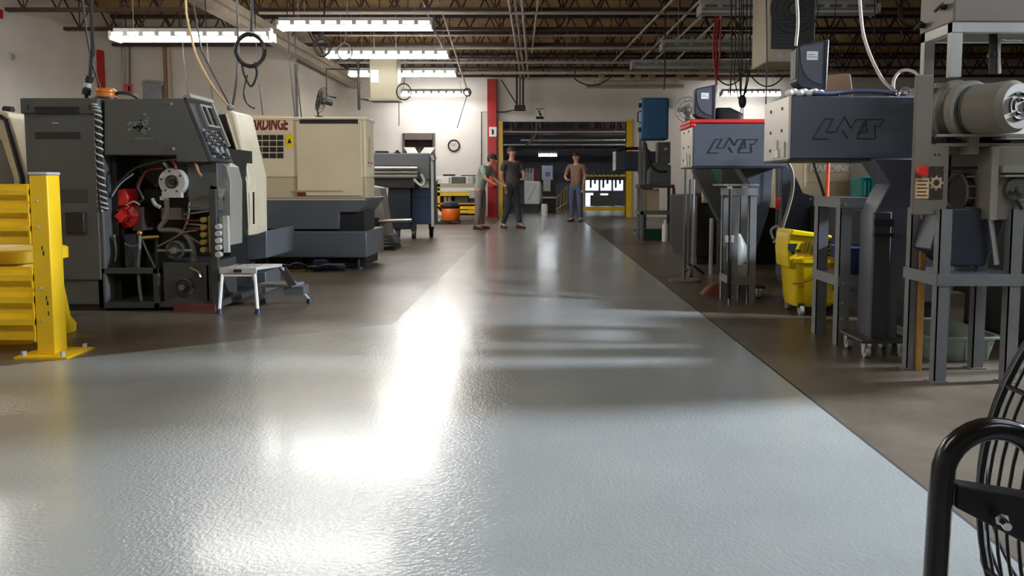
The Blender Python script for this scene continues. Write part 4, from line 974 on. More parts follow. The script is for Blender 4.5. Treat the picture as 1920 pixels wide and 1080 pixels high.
part('pivot_recess', B().prism([(wx0+0.004,0.55),(wx0+0.075,0.55),(wx0+0.045,0.465),(wx0+0.005,0.50)],Yb+0.010,Yb+0.021,'y'), M_dark, wr)
part('pivot_bolt', B().cyl((wx0+0.085,Yb+0.0,0.495),(wx0+0.085,Yb+0.02,0.495),0.014), M_dark, wr)
vb = B()
for i in range(7): vb.cbox((wx0+0.14+i*0.025,Yb+0.014,0.52+0.01*math.sin(i*2.1)),(0.012,0.012,0.10),ry=0.25)
part('press_slots', vb, M_brass, wr)
vb = B()
for i in range(4): vb.box(wx1-0.03,wx1-0.008,Yb+0.012,Yb+0.021,0.455+i*0.033,0.472+i*0.033)
part('rack_teeth', vb, M_ink, wr)
part('side_spout', B().prism([(bx1-0.09,0.28),(bx1-0.03,0.28),(bx1-0.035,0.43),(bx1-0.09,0.43)],Yb+0.05,Yb+0.3,'y'), M_bucket, t, bev=0.01)
part('bail_handle', B().tube(smooth([(bx0-0.012,Yb-0.02,0.25),(bx0+0.08,Yb-0.02,0.26),(bx0+0.18,Yb-0.02,0.31),(bx1-0.12,Yb-0.02,0.40)]),0.006,6), M_redink, t)
e = bx0+0.185; part('warning_triangle', B().tube([(e,Yb+0.0,0.14),(e+0.07,Yb+0.0,0.14),(e+0.035,Yb+0.0,0.20)],0.004,5,closed=True).cbox((e+0.035,Yb+0.001,0.158),(0.024,0.004,0.016),ry=0.5), M_ink, t)
part('red_logo_bar', B().box(e+0.0,e+0.09,Yb-0.002,Yb+0.004,0.30,0.322), M_red, t); part('small_print', B().box(e,e+0.06,Yb-0.001,Yb+0.004,0.272,0.28), M_redink, t)
for x, y in ((bx0+0.07,Yb+0.03),(bx1-0.03,Yb+0.03),(bx0+0.07,Yb+0.33),(bx1-0.03,Yb+0.33)):
    c = part('caster', B().cyl((x-0.014,y,0.04),(x+0.014,y,0.04),0.04,n=18), M_lgrey, t); part('fork', B().box(x-0.02,x+0.02,y-0.02,y+0.02,0.06,0.09), M_dark, c)
mp = thing('mop', 'bright orange handle of a mop standing in the yellow bucket', 'mop', (2.17,Yb+0.42,0))
x = XM(1548,Yb+0.43)
part('handle', B().cyl((x,Yb+0.43,0.30),(x+0.01,Yb+0.43,1.42),0.014,n=12), mat('orange_handle',(242,96,52),0.4), mp)
part('mop_head', B().loft([rr(x,Yb+0.43,0.08,0.025,0.0),rr(x,Yb+0.43,0.07,0.025,0.2),rr(x,Yb+0.43,0.025,0.02,0.31)]), M_hose, mp)

# ------------------------------------------------------------------ machines standing behind the feeders
t = thing('cream_lathe', 'cream lathe with pale lettering seen under the largest slate feeder', 'machine', (3.2, 7.8, 0))
a,b_,c,d = Q(1506,210,1592,396,7.6)
cv = part('upper_cover', B().box(a,4.4,7.6,8.8,c,1.75), M_cream, t, bev=0.015)
part('cover_seam', B().box(a+0.01,b_,7.594,7.6,W(0,342,7.6)[2]-0.004,W(0,342,7.6)[2]+0.004), M_cream2, cv)
e = W(1528,318,7.59); part('maker_lettering', text_b('HARDINGE',0.095,(e[0]-0.05,7.594,e[2]-0.02),UX,UZ,0.004,0.1,0.003), M_paper, cv, sm=False)
part('lettering_band', B().box(e[0]-0.07,e[0]+0.4,7.596,7.6,e[2]-0.035,e[2]+0.06), M_cream2, cv)
part('grey_column', B().box(b_,b_+0.28,7.3,7.6,0.8,1.6), M_lgrey, t, bev=0.008)
part('splash_guard', B().prism(PL([(1466,300),(1490,326),(1506,362),(1532,370),(1534,388),(1548,396),(1548,520),(1466,520)],7.2),7.2,7.4,'y').box(XM(1470,7.2),XM(1640,7.2),7.22,7.38,0.05,0.5), M_lnsd, t, bev=0.008)
p = W(1520,373,7.19); part('screw', B().cyl((p[0],7.185,p[2]),(p[0],7.2,p[2]),0.012), M_steel, t)
part('dark_bed', B().box(2.62,4.4,5.5,7.15,0.12,0.80), M_dark, t, bev=0.01)  # body painted black; the shade under the feeder is put into its colour
part('grey_cover', B().box(3.02,4.4,5.9,7.15,0.80,1.28), M_gtan, t, bev=0.01)
part('foot_sill', B().box(2.66,4.4,5.55,7.1,0.0,0.12), M_dark, t)
single('white_carton', B().box(2.33,2.43,5.20,5.34,0,0.13), M_heat, 'small pale carton on the floor behind the teal bin rack', 'carton', bev=0.003)
cable('power_cord', [W(1522,290,6.9),W(1530,320,6.9),W(1543,360,6.8),W(1549,385,6.7)], 0.012, M_black, 'black cord hanging beside the orange mop handle')
cable('conduit_hose', [W(1474,300,6.0),W(1485,322,6.0),W(1486,355,6.0),W(1478,390,6.0),W(1466,430,6.0),W(1460,470,6.05)], 0.014, M_hose, 'grey hose curving down from the largest feeder left of the mop bucket')
t = thing('screwdriver', 'red handled tool hanging between the two slate feeders', 'screwdriver', W(1458,400,6.5))
part('handle', B().cyl(W(1459,370,6.5),W(1458,392,6.5),0.018), M_red2, t); part('shaft', B().cyl(W(1458,392,6.5),W(1457,425,6.5),0.006), M_dark, t); part('lanyard', B().tube([W(1459,370,6.5),(W(1459,370,6.5)[0],6.5,1.135)],0.004,5), M_dark, t)
b = B().tube(smooth(WP([(1450,448,6.4),(1446,432,6.4),(1458,424,6.4),(1462,440,6.4),(1450,455,6.4)])),0.012,6)
single('grey_strap', b, M_lgrey, 'grey strap looped low between the two slate feeders', 'strap')
t = thing('dark_lathe', 'dark lathe body half hidden behind the red topped feeder', 'machine', (2.8, 9.8, 0))
part('bed', B().box(1.98,4.2,9.2,11.0,0.1,0.85), M_dark, t, bev=0.01)
part('cover', B().box(2.3,4.2,9.3,11.0,0.85,1.5), M_char2, t, bev=0.02)
part('support_arm', B().prism(PL([(1300,318),(1332,316),(1392,420),(1392,470),(1372,470),(1352,420)],8.6),8.6,8.75,'y'), M_char2, t, bev=0.006)
part('green_cover', B().prism(PL([(1336,318),(1352,318),(1349,372),(1343,372)],8.9),8.9,9.0,'y'), mat('green_plastic',(34,110,56),0.5), t)
part('sill', B().box(2.0,4.2,9.25,10.9,0,0.1), M_dark, t)
part('cream_block', B().box(XM(1318,9.1),XM(1330,9.1),9.1,9.2,W(0,380,9.1)[2],W(0,352,9.1)[2]), M_cream2, t)
# caster stand with rods
t = thing('rod_stand', 'tall thin two rod stand with a caster left of the narrow grey stand', 'stand', (XM(1298,8.0),8.0,0))
for i, px in enumerate((1293,1300)): part('rod', B().tube([(XM(px,8.0),8.0,0.12),(XM(px,8.0),8.0,1.05)],0.012,8), M_lgrey if i else M_char, t)
part('foot', B().tube([(XM(1284,8),8.05,0.03),(XM(1298,8),8.0,0.14),(XM(1325,8),8.1,0.02)],0.014,6), M_dark, t)
part('caster', B().cyl((XM(1296,8)-0.02,8.0,0.06),(XM(1296,8)+0.02,8.0,0.06),0.06), M_hose, t)
for i, px in enumerate((1334,1348)):
    x = XM(px,8.3); single('gas_strut', B().tube([(x,8.3,0),(x,8.3,0.62)],0.022,8), M_char if i else M_lgrey, ('pale' if not i else 'dark')+' upright strut standing in front of the dark lathe', 'strut')
single('red_cloth', B().loft([rr(1.62,6.75,0.12,0.08,0.0),rr(1.63,6.75,0.09,0.06,0.05),rr(1.66,6.75,0.05,0.04,0.10)]), mat('dull_red_cloth',(120,64,52),0.8), 'dull red cloth heaped on the floor under the red topped feeder', 'cloth')

# ------------------------------------------------------------------ blue panel box on its stand
Yp = 13.2
t = thing('panel_stand', 'stand carrying a tall blue electrical box left of the red topped feeder', 'stand', (XM(1225,Yp), Yp+0.2, 0))
a,b_,c,d = Q(1203,183,1254,262,Yp)
bxp = part('blue_box', B().box(a,b_,Yp,Yp+0.35,c,d), M_blue, t, bev=0.03)
for py in (197, 243): e = W(1200,py,Yp); part('hinge', B().box(a-0.05,a,Yp+0.02,Yp+0.08,e[2]-0.04,e[2]+0.04), M_dark, bxp)
part('handle', B().tube([(a,Yp+0.05,c+0.30),(a-0.06,Yp+0.05,c+0.32),(a-0.06,Yp+0.05,c+0.48),(a,Yp+0.05,c+0.50)],0.012,6), M_dark, bxp)
for px in (1201, 1208): part('upright', B().box(XM(px,Yp)-0.025,XM(px,Yp)+0.025,Yp+0.1,Yp+0.15,0.0 if px<1205 else 0.62,c), M_hose, t)
st = part('tray', B().box(XM(1198,Yp),XM(1262,Yp),Yp-0.1,Yp+0.5,0.93,0.99), mat('red_brown_tray',(84,52,46),0.6), t)
part('lower_shelf', B().box(XM(1198,Yp),XM(1262,Yp),Yp-0.05,Yp+0.5,0.46,0.52), M_hose, t)
for px in (1203, 1262):
    for y in (Yp-0.05, Yp+0.45): part('leg', B().box(XM(px,Yp)-0.025,XM(px,Yp)+0.025,y,y+0.05,0,0.93), M_leg, t)
part('cable_loom', B().tube(smooth(WP([(1210,268,Yp),(1216,300,Yp),(1230,320,Yp),(1250,322,Yp)])),0.025,6), M_dark, t)
x0_,x1_,z0_,z1_ = Q(1218,305,1258,339,Yp); single('machine_head', B().prism([(x0_,0.992),(x1_,0.992),(x1_,z1_-0.05),(x1_-0.1,z1_),(x0_+0.12,z1_),(x0_,z1_-0.14)],Yp,Yp+0.35,'y'), M_char, 'grey sloped instrument housing on the red brown tray of the panel stand', 'machine', bev=0.015)
x0_,x1_,z0_,z1_ = Q(1234,266,1258,306,Yp); t2 = thing('grey_computer', 'grey computer under the blue electrical box, behind the cable loom', 'computer', ((x0_+x1_)/2,Yp+0.2,z0_))
part('case', B().box(x0_,x1_,Yp+0.05,Yp+0.3,z0_-0.0,z1_), M_char, t2, bev=0.01); part('badge', B().box(x0_+0.11,x0_+0.17,Yp+0.042,Yp+0.05,z1_-0.14,z1_-0.10), M_lgrey, t2)
x0_,x1_,z0_,z1_ = Q(1208,354,1236,398,Yp); single('cream_bin', B().box(x0_,x1_,Yp+0.01,Yp+0.3,0.522,0.91), M_cream2, 'cream box on the lower shelf of the panel stand', 'box', bev=0.01)
x = XM(1244,Yp); single('white_bottle', B().lathe([(0,0.0),(0.06,0.0),(0.06,0.28),(0.025,0.33),(0.025,0.38),(0,0.38)],(x,Yp-0.2,0),'z',14), M_white, 'white bottle on the floor in front of the panel stand', 'bottle')
x = XM(1225,Yp); single('green_tub', B().loft([rr(x,Yp+0.2,0.2,0.12,0),rr(x,Yp+0.2,0.22,0.14,0.2)]), mat('dark_green_plastic',(24,80,60),0.5), 'dark green tub on the floor beneath the panel stand', 'tub')
x = W(1261,190,Yp)[0]; zz = W(0,190,Yp)[2]
single('paper_sheet', B().cbox((x,Yp+0.05,zz),(0.14,0.01,0.24),ry=0.5), M_paper, 'white sheet tilted at the upper right corner of the blue electrical box', 'paper')

# ------------------------------------------------------------------ grey motor machine at the right edge
Yt = 3.75
T = thing('motor_machine', 'tall grey machine with big electric motor on angle legs at the right edge', 'machine', (2.6, 4.0, 0))
xl = W(1716,250,Yt)[0]; xm = W(1748,250,Yt)[0]; xn = W(1778,350,Yt)[0]; XE = 3.3
z_b = W(0,403,Yt)[2]; z_m = W(0,270,Yt)[2]; z_t = W(0,140,Yt)[2]
sp_ = part('side_panel', B().prism([(xl,z_b),(xn,z_b),(xn,z_m),(xm,z_m),(xm,z_t),(xl,z_t)],Yt,Yt+0.03,'y'), M_gtan, T, bev=0.006)
part('top_rail', B().box(2.14,XE,Yt+0.30,Yt+0.40,z_t-0.03,z_t), M_gtan, T, bev=0.004)
part('back_wall', B().box(2.15,XE,Yt+0.38,Yt+0.42,z_m,z_t-0.03), M_gtan, T)
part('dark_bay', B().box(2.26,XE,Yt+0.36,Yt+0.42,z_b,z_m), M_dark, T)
# lettered plates and stop button
c = W(1727,321,Yt-0.01); sb = part('stop_button', B().lathe([(0.0,-0.03),(0.022,-0.03),(0.028,-0.022),(0.028,-0.01),(0.016,-0.008),(0.016,0.01)],c,'y',18), M_red2, sp_)
e,f,g_,h = Q(1716,334,1741,372,Yt); part('instruction_plate', B().box(e,f,Yt-0.004,Yt,g_,h), mat('pale_yellow_plate',(214,190,140),0.5), sp_)
b = B()
for i in range(5): b.box(e+0.006,f-0.008-0.006*(i%2),Yt-0.0055,Yt-0.004,g_+0.012+i*0.018,g_+0.018+i*0.018)
part('plate_print', b, M_redink, sp_)
e,f,g_,h = Q(1741,312,1768,374,Yt); wp = part('gear_sticker', B().box(e,f,Yt-0.003,Yt,g_,h), mat('brown_sticker',(60,48,42),0.5,var=0.4,scale=60), sp_)
cc = ((e+f)/2,Yt-0.004,(g_+h)/2); b = B().torus(cc,0.022,0.007,'y',16,5)
for i in range(8): b.cbox((cc[0]+0.031*math.cos(i*.785),cc[1],cc[2]+0.031*math.sin(i*.785)),(0.011,0.004,0.009),ry=-i*.785)
part('gear_mark', b, M_cream2, wp)
for px in (1753,1761): q = W(px,290,Yt); part('small_mark', B().cbox((q[0],Yt-0.001,q[2]),(0.012,0.003,0.006),ry=0.7), M_ink, sp_)
# motor
Am = Vector(W(1772,212,Yt+0.18)); Bm = Vector(W(1900,200,Yt-0.18)); ax_ = (Bm-Am).normalized()
def mring(s0,s1,r0,r1=None,n=30): return B().cyl(Am+ax_*s0, Am+ax_*s1, r0, r1, n)
Lm = (Bm-Am).length
mo = part('motor', mring(0.20,Lm,0.124).join(mring(Lm,Lm+0.03,0.124,0.105)).join(mring(0.16,0.20,0.10,0.124)), M_gtan, T)
part('motor_flange', mring(0.125,0.165,0.15).join(mring(0.06,0.075,0.162)), M_grey, mo)
part('gear_case', mring(-0.03,0.07,0.11,0.155).join(mring(0.07,0.125,0.155,0.11)), M_gtan, T)
v = B(); e1 = ax_.orthogonal().normalized(); e2 = ax_.cross(e1); ec = Am+ax_*(Lm+0.031)
for rr_ in (0.035,0.062):
    for k in range(4):
        pts = [ec+e1*(rr_*math.cos(a))+e2*(rr_*math.sin(a)) for a in [k*math.pi/2+0.2+j_*0.19 for j_ in range(7)]]
        v.tube(pts, 0.007, 6)
part('vent_slots', v, M_ink, mo)
part('terminal_box', B().box(2.33,2.42,Yt-0.03,Yt+0.1,W(0,262,Yt)[2],W(0,240,Yt)[2]), M_white, T, bev=0.004)
part('fin_ring', mring(0.175,0.18,0.127).join(mring(0.19,0.195,0.13)), M_char, mo)
fz = W(0,252,Yt)[2]
part('motor_foot', B().cbox(tuple(Am+ax_*0.05-Vector((0,0,0.17))),(0.09,0.1,0.10)).cbox(tuple(Am+ax_*0.14-Vector((0,0,0.16))),(0.05,0.12,0.12)), M_gtan, T)
part('mount_plate', B().prism([(xm+0.01,Yt-0.02),(XE,Yt-0.10),(XE,Yt+0.36),(2.17,Yt+0.36)],fz-0.012,fz,'z'), M_grey, T)
part('lower_plate', B().prism([(xn-0.07,Yt-0.0),(XE,Yt-0.05),(XE,Yt+0.36),(2.2,Yt+0.36)],z_m-0.012,z_m+0.004,'z'), M_gtan, T)
part('plate_stay', B().box(xm+0.1,xm+0.12,Yt+0.05,Yt+0.3,z_m,fz).box(2.38,2.40,Yt+0.05,Yt+0.3,z_m,fz), M_dark, T)
# right box with pulley
xr = XM(1850,Yt)
rb = part('drive_box', B().box(xr,XE,Yt-0.02,Yt+0.35,W(0,412,Yt)[2],z_m-0.012), M_gtan, T, bev=0.006)
part('edge_angle', B().box(xr-0.005,xr+0.03,Yt-0.03,Yt-0.018,W(0,412,Yt)[2],z_m-0.014), M_grey, rb)
part('slide_rail', B().box(xr+0.04,XE,Yt-0.05,Yt-0.02,W(0,324,Yt)[2],W(0,311,Yt)[2]).box(xr+0.04,XE,Yt-0.07,Yt-0.02,W(0,332,Yt)[2],W(0,328,Yt)[2]), M_grey, rb)
q = W(1912,355,Yt-0.06); part('pulley', B().lathe([(0,-0.02),(0.02,-0.02),(0.025,0.0),(0.05,0.0),(0.06,0.01),(0.06,0.05)],q,'y',22), M_char, rb)
part('black_knob', B().ball(W(1896,360,Yt-0.05),0.02).cyl(W(1900,366,Yt-0.05),W(1916,392,Yt-0.05),0.008), M_dark, rb)
# caged pump in the bay
q = W(1824,360,Yt+0.2); cg = part('pump', B().cyl((q[0]-0.08,q[1],q[2]),(q[0]+0.07,q[1],q[2]),0.095,0.095,10), M_char2, T)
b = B()
for dz in (-0.08,-0.03,0.03,0.08): b.box(q[0]-0.09,q[0]+0.08,q[1]-0.10,q[1]-0.09,q[2]+dz-0.005,q[2]+dz+0.005)
for dx in (-0.085,0.0,0.06): b.torus((q[0]+dx,q[1],q[2]),0.1,0.006,'x',20,5)
part('guard_bars', b, M_gtan, cg)
part('bay_divider', B().box(xn,xr,Yt+0.1,Yt+0.36,W(0,316,Yt)[2],W(0,311,Yt)[2]), M_dark, T)
# upper frame and cabinet
xu = W(1797,50,Yt)[0]; zu = W(0,60,Yt)[2]; zh = W(0,42,Yt)[2]
for (x, y) in ((xu,Yt),(xu,Yt+0.26),(XE-0.06,Yt),(XE-0.06,Yt+0.26)):
    part('frame_post', B().box(x-0.03,x+0.024,y,y+0.04,z_t-0.01,zu+0.02), M_lgrey, T)
part('frame_beam', B().box(xu-0.03,XE,Yt-0.004,Yt+0.04,zu,zh).box(xu-0.03,xu+0.02,Yt,Yt+0.30,zu,zh).box(xu-0.03,XE,Yt+0.26,Yt+0.30,zu,zh), M_lgrey, T)
uc = part('upper_cabinet', B().box(xu-0.03,XE,Yt-0.01,Yt+0.32,zh,zh+0.45), M_gtan, T, bev=0.008)
for yy, zz in ((Yt+0.07,zh+0.09),(Yt+0.27,zh+0.04)):
    part('latch', B().cyl((xu-0.06,yy,zz),(xu-0.03,yy,zz),0.014).tube([(xu-0.06,yy-0.03,zz+0.01),(xu-0.06,yy+0.04,zz-0.01)],0.009,6), M_dark, uc)
part('exhaust_pipe', B().tube([W(1862,138,Yt+0.12),W(1862,60,Yt+0.12)],0.02,8).cyl(W(1862,108,Yt+0.12),W(1862,100,Yt+0.12),0.026), M_dark, T)
part('thin_pipe', B().tube(smooth([W(1874,138,Yt+0.1),W(1874,78,Yt+0.1),W(1890,74,Yt+0.1),W(1916,74,Yt+0.1)]),0.009,6), M_lgrey, T)
# legs, shelf
for x, y in ((2.005,3.70),(2.005,3.98),(2.36,3.70),(2.36,3.98),(3.2,3.98)):
    lg = part('leg', B().box(x,x+0.06,y,y+0.006,0.008,z_b+0.03).box(x,x+0.006,y,y+0.05,0.008,z_b+0.03), M_leg, T)
    part('foot_pad', B().box(x-0.015,x+0.07,y-0.01,y+0.06,0,0.008), M_leg, lg)
zs_ = W(0,524,3.72)[2]
part('shelf', B().box(2.0,2.43,3.71,4.04,zs_+0.015,zs_+0.028), mat('blue_grey_shelf',(128,136,158),0.25,0.4), T)
part('shelf_rail', B().box(2.0,2.43,3.694,3.70,zs_-0.03,zs_+0.03).box(1.998,2.004,3.70,4.04,zs_-0.03,zs_+0.03), M_leg, T)
ch = part('chute', B().prism([(2.06,z_b+0.03),(2.40,z_b+0.03),(2.36,z_b-0.12),(2.30,zs_+0.06),(2.14,zs_+0.06),(xn-0.05,z_b-0.18)],3.80,4.0,'y'), M_lnsd, T, bev=0.006)
part('drain_tube', B().cyl(W(1857,412,3.76),W(1869,496,3.74),0.014), M_steel, T)
ws_ = single('wood_strip', B().box(XM(1726,3.97),XM(1736,3.97),3.955,3.975,0.0,z_b+0.02), M_wood, 'thin wooden strip standing upright against the rear left leg of the grey motor machine', 'wood strip')
# grey tote under the machine
t = thing('grey_tote', 'grey plastic tote on the floor behind the legs of the motor machine', 'tote', (2.4,4.45,0))
def rq2(x0,x1,y0,y1,z): return rq(x0,x1,y0,y1,z,6)
b = B().loft([rq2(2.235,2.60,4.17,4.66,0.0),rq2(2.21,2.63,4.15,4.69,0.12),rq2(2.195,2.645,4.135,4.705,0.125),rq2(2.195,2.645,4.135,4.705,0.14),rq2(2.215,2.625,4.155,4.685,0.14),rq2(2.24,2.60,4.18,4.66,0.012)])
part('body', b, M_tote, t)
part('rim', B().tube([(2.197,4.137,0.135),(2.643,4.137,0.135),(2.643,4.703,0.135),(2.197,4.703,0.135)],0.008,6,closed=True), M_tote, t)
part('ribs', B().box(2.30,2.31,4.148,4.16,0.01,0.12).box(2.42,2.43,4.148,4.16,0.01,0.12).box(2.54,2.55,4.148,4.16,0.01,0.12), M_tote, t)
t = thing('dark_blocker', 'dark machine body behind the grey tote, added to block light under the motor machine', 'machine', (3.35,4.75,0))  # dark body behind the legs, added to block lamp light leaking below
part('body', B().box(2.92,3.8,4.2,5.2,0.06,0.95), M_dark, t, bev=0.01); part('plinth', B().box(2.95,3.77,4.23,5.17,0,0.06), M_black, t)
part('top_ledge', B().box(2.88,3.84,4.16,5.24,0.95,0.98), M_lnsd, t, bev=0.006)
single('carton', B().box(2.74,2.84,4.9,5.0,0,0.28), M_heat, 'pale carton behind the grey tote', 'carton', bev=0.004)
single('waste_bag', B().loft([rr(2.45,5.05,0.12,0.1,0),rr(2.45,5.05,0.15,0.12,0.1),rr(2.45,5.05,0.06,0.05,0.2)]), M_black, 'black waste bag on the floor behind the grey tote', 'bag')

# ------------------------------------------------------------------ drum fan in the near right corner
fr = 0.50; fy = 1.2; fx = W(1838,930,fy)[0]+fr; fzc = W(1838,930,fy)[2]
t = thing('drum_fan', 'big black fan with wire cage and tube frame, cut off at lower right', 'fan', (fx, fy, 0))
b = B()
prof = [(0.80,0.15),(0.88,0.10),(0.95,0.05),(0.985,0.02),(1.0,0.0),(1.003,-0.022),(1.0,-0.044),(0.994,-0.066),(0.985,-0.088),(0.972,-0.11),(0.955,-0.13),(0.93,-0.148),(0.90,-0.162),(0.86,-0.174),(0.81,-0.184),(0.75,-0.193),(0.68,-0.20),(0.60,-0.206),(0.51,-0.21),(0.42,-0.213),(0.33,-0.215)]
for k, h in prof: b.torus((fx,fy+h,fzc), fr*k, 0.0030 if h > 0.01 or h < -0.01 else 0.006, 'y', 80, 5)
part('cage_rings', b, M_black, t)
for i in range(10):
    a = 2*math.pi*i/10+0.25
    part('cage_spoke', B().tube([(fx+fr*k*math.cos(a), fy+h+0.003, fzc+fr*k*math.sin(a)) for k, h in prof], 0.0045, 5), M_black, t)
part('hub_motor', B().cyl((fx,fy-0.21,fzc),(fx,fy+0.14,fzc),0.16,n=28), M_black, t)
for i in range(4):
    a = i*math.pi/2+0.4; tw = 0.5
    rings = []
    for r_, wd in ((0.15,0.06),(0.28,0.10),(0.40,0.09)):
        ring = [(r_, s_*wd*math.cos(tw)+t_*0.003*math.sin(tw), s_*wd*math.sin(tw)*0.6+t_*0.004) for s_, t_ in ((-1,-1),(-1,1),(1,1),(1,-1))]
        rings.append([(fx+p[0]*math.cos(a)-p[1]*math.sin(a), fy-0.03+p[2], fzc+p[0]*math.sin(a)+p[1]*math.cos(a)) for p in ring])
    part('blade', B().loft(rings), M_char, t)
Yu = 0.87; hxL = W(1762,1000,Yu)[0]; ztop = W(0,803,Yu)[2]; Rr = 0.060; hxR = hxL+2*Rr
pts = [(hxL-0.016,Yu,0.015),(hxL-0.010,Yu,0.2),(hxL-0.001,Yu,ztop-Rr-0.02)]
for i in range(1,14):
    a = math.pi*(1-i/14.0); pts.append((hxL+Rr+Rr*math.cos(a),Yu,ztop-Rr+Rr*math.sin(a)))
pts += [(hxR,Yu,ztop-Rr-0.02),(hxR+0.006,Yu,0.2),(hxR+0.012,Yu,0.015)]
part('tube_frame', B().tube(pts, 0.0135, 14), mat('gloss_black_tube',(20,20,22),0.22), t)
part('floor_bar', B().tube([(hxL-0.016,Yu-0.02,0.015),(fx+0.45,Yu-0.02,0.015)],0.0135,10), M_black, t)
for x in (hxR+0.012, fx+0.42): part('floor_foot', B().tube([(x,Yu-0.05,0.015),(x,Yu+0.65,0.015)],0.0135,10), M_black, t)
part('rear_upright', B().tube([(fx,fy+0.14,0.015),(fx,fy+0.14,fzc)],0.0135,10).tube([(hxL+0.3,fy+0.14,0.015),(fx+0.42,fy+0.14,0.015)],0.0135,10), M_black, t)
q0 = W(1784,924,Yu+0.005); q1 = W(1920,985,Yu+0.005)
part('yoke_bar', B().prism([(q0[0],q0[2]-0.014),(q0[0],q0[2]+0.014),(q1[0]+0.30,q1[2]-0.01),(q1[0]+0.30,q1[2]-0.06),(q1[0],q1[2]-0.02)],Yu-0.006,Yu+0.02,'y').box(q1[0]+0.24,q1[0]+0.30,Yu+0.0,fy-0.2,q1[2]-0.06,q1[2]-0.01), M_black, t, bev=0.003)
q = W(1874,965,Yu-0.01); part('pivot_bolt', B().cyl((q[0]-0.004,Yu-0.022,q[2]-0.001),(q[0],Yu-0.004,q[2]),0.008,n=6).cyl((q[0]-0.008,Yu-0.038,q[2]-0.002),(q[0],Yu-0.004,q[2]),0.005,n=10), M_chrome, t)
# ================================================================== BACK WALL AREA
# red column and extinguisher
Yr = 22.35
x0,x1,z0,z1 = Q(914,162,931,408,Yr)
b = B(); b.box(x0,x1,Yr,Yr+0.02,0,ZC-0.75); b.box(x0,x1,Yr+0.18,Yr+0.2,0,ZC-0.75); b.box((x0+x1)/2-0.01,(x0+x1)/2+0.01,Yr+0.02,Yr+0.18,0,ZC-0.75)
t = thing('red_column', 'red painted steel column against the back wall left of the doorway', 'column', ((x0+x1)/2,Yr+0.1,0))
part('column', b, M_red, t)
part('base_plate', B().box(x0-0.05,x1+0.05,Yr-0.05,Yr+0.22,0,0.02), M_red, t)
e,f,g_,h = Q(917,238,931,256,Yr-0.02)
t = thing('extinguisher_sign', 'small white and red fire extinguisher sign on the red column', 'sign', ((e+f)/2,Yr-0.02,g_))
part('board', B().box(e,f,Yr-0.012,Yr,g_,h), M_paper, t)
part('pictogram', B().box((e+f)/2-0.03,(e+f)/2+0.03,Yr-0.016,Yr-0.012,g_+0.06,h-0.1).box((e+f)/2-0.045,(e+f)/2+0.02,Yr-0.016,Yr-0.012,h-0.1,h-0.07), M_ink, t)
c = W(923,335,Yr-0.12)
t = thing('fire_extinguisher', 'red fire extinguisher hung on the red column', 'fire extinguisher', (c[0],c[1],c[2]-0.25))
part('cylinder', B().lathe([(0,-0.25),(0.08,-0.25),(0.085,-0.22),(0.085,0.12),(0.06,0.19),(0.025,0.22),(0,0.22)],c,'z',18), M_red2, t)
part('valve', B().box(c[0]-0.02,c[0]+0.06,c[1]-0.02,c[1]+0.02,c[2]+0.22,c[2]+0.27), M_dark, t)
part('hose', B().tube(smooth([(c[0]+0.05,c[1],c[2]+0.24),(c[0]+0.11,c[1]-0.03,c[2]+0.1),(c[0]+0.1,c[1]-0.04,c[2]-0.12)]),0.012,6), M_black, t)
part('bracket', B().box(c[0]-0.04,c[0]+0.04,c[1]+0.07,Yr,c[2]-0.05,c[2]+0.05), M_dark, t)
# clock
c = W(851,273,YB-0.03)
t = thing('wall_clock', 'round black rimmed clock on the white back wall', 'clock', c)
part('rim', B().torus(c,0.165,0.022,'y',32,8), M_ink, t); part('face', B().lathe([(0,0.0),(0.16,0.0),(0.16,0.025),(0,0.025)],c,'y',28), mat('pale_clock_face',(206,200,196),0.5), t)
part('hands', B().cbox((c[0]+0.02,c[1]-0.006,c[2]+0.03),(0.012,0.004,0.09),ry=0.6).cbox((c[0]-0.035,c[1]-0.006,c[2]+0.01),(0.01,0.004,0.11),ry=-1.1), M_ink, t)
b = B()
for i in range(12): a = i*math.pi/6; b.cbox((c[0]+0.13*math.sin(a),c[1]-0.003,c[2]+0.13*math.cos(a)),(0.008,0.004,0.025),ry=a)
part('hour_marks', b, M_ink, t)
# sign over the doorway
e,f,g_,h = Q(1004,202,1020,224,YB-0.02)
t = thing('arrow_sign', 'white sign with black arrow and black strip above the doorway', 'sign', ((e+f)/2,YB-0.02,g_))
part('board', B().box(e,f,YB-0.02,YB,g_,h), M_paper, t)
m_=(e+f)/2
part('arrow', B().prism([(m_-0.05,h-0.08),(m_+0.0,h-0.08),(m_+0.03,h-0.17),(m_+0.06,h-0.16),(m_+0.05,h-0.26),(m_-0.04,h-0.2),(m_-0.01,h-0.19)],YB-0.024,YB-0.02,'y'), M_ink, t)
part('black_strip', B().box(e+0.01,f-0.01,YB-0.024,YB-0.02,g_+0.01,g_+0.09), M_ink, t); part('top_print', B().box(e+0.01,f-0.01,YB-0.024,YB-0.02,h-0.05,h-0.02), M_hose, t)
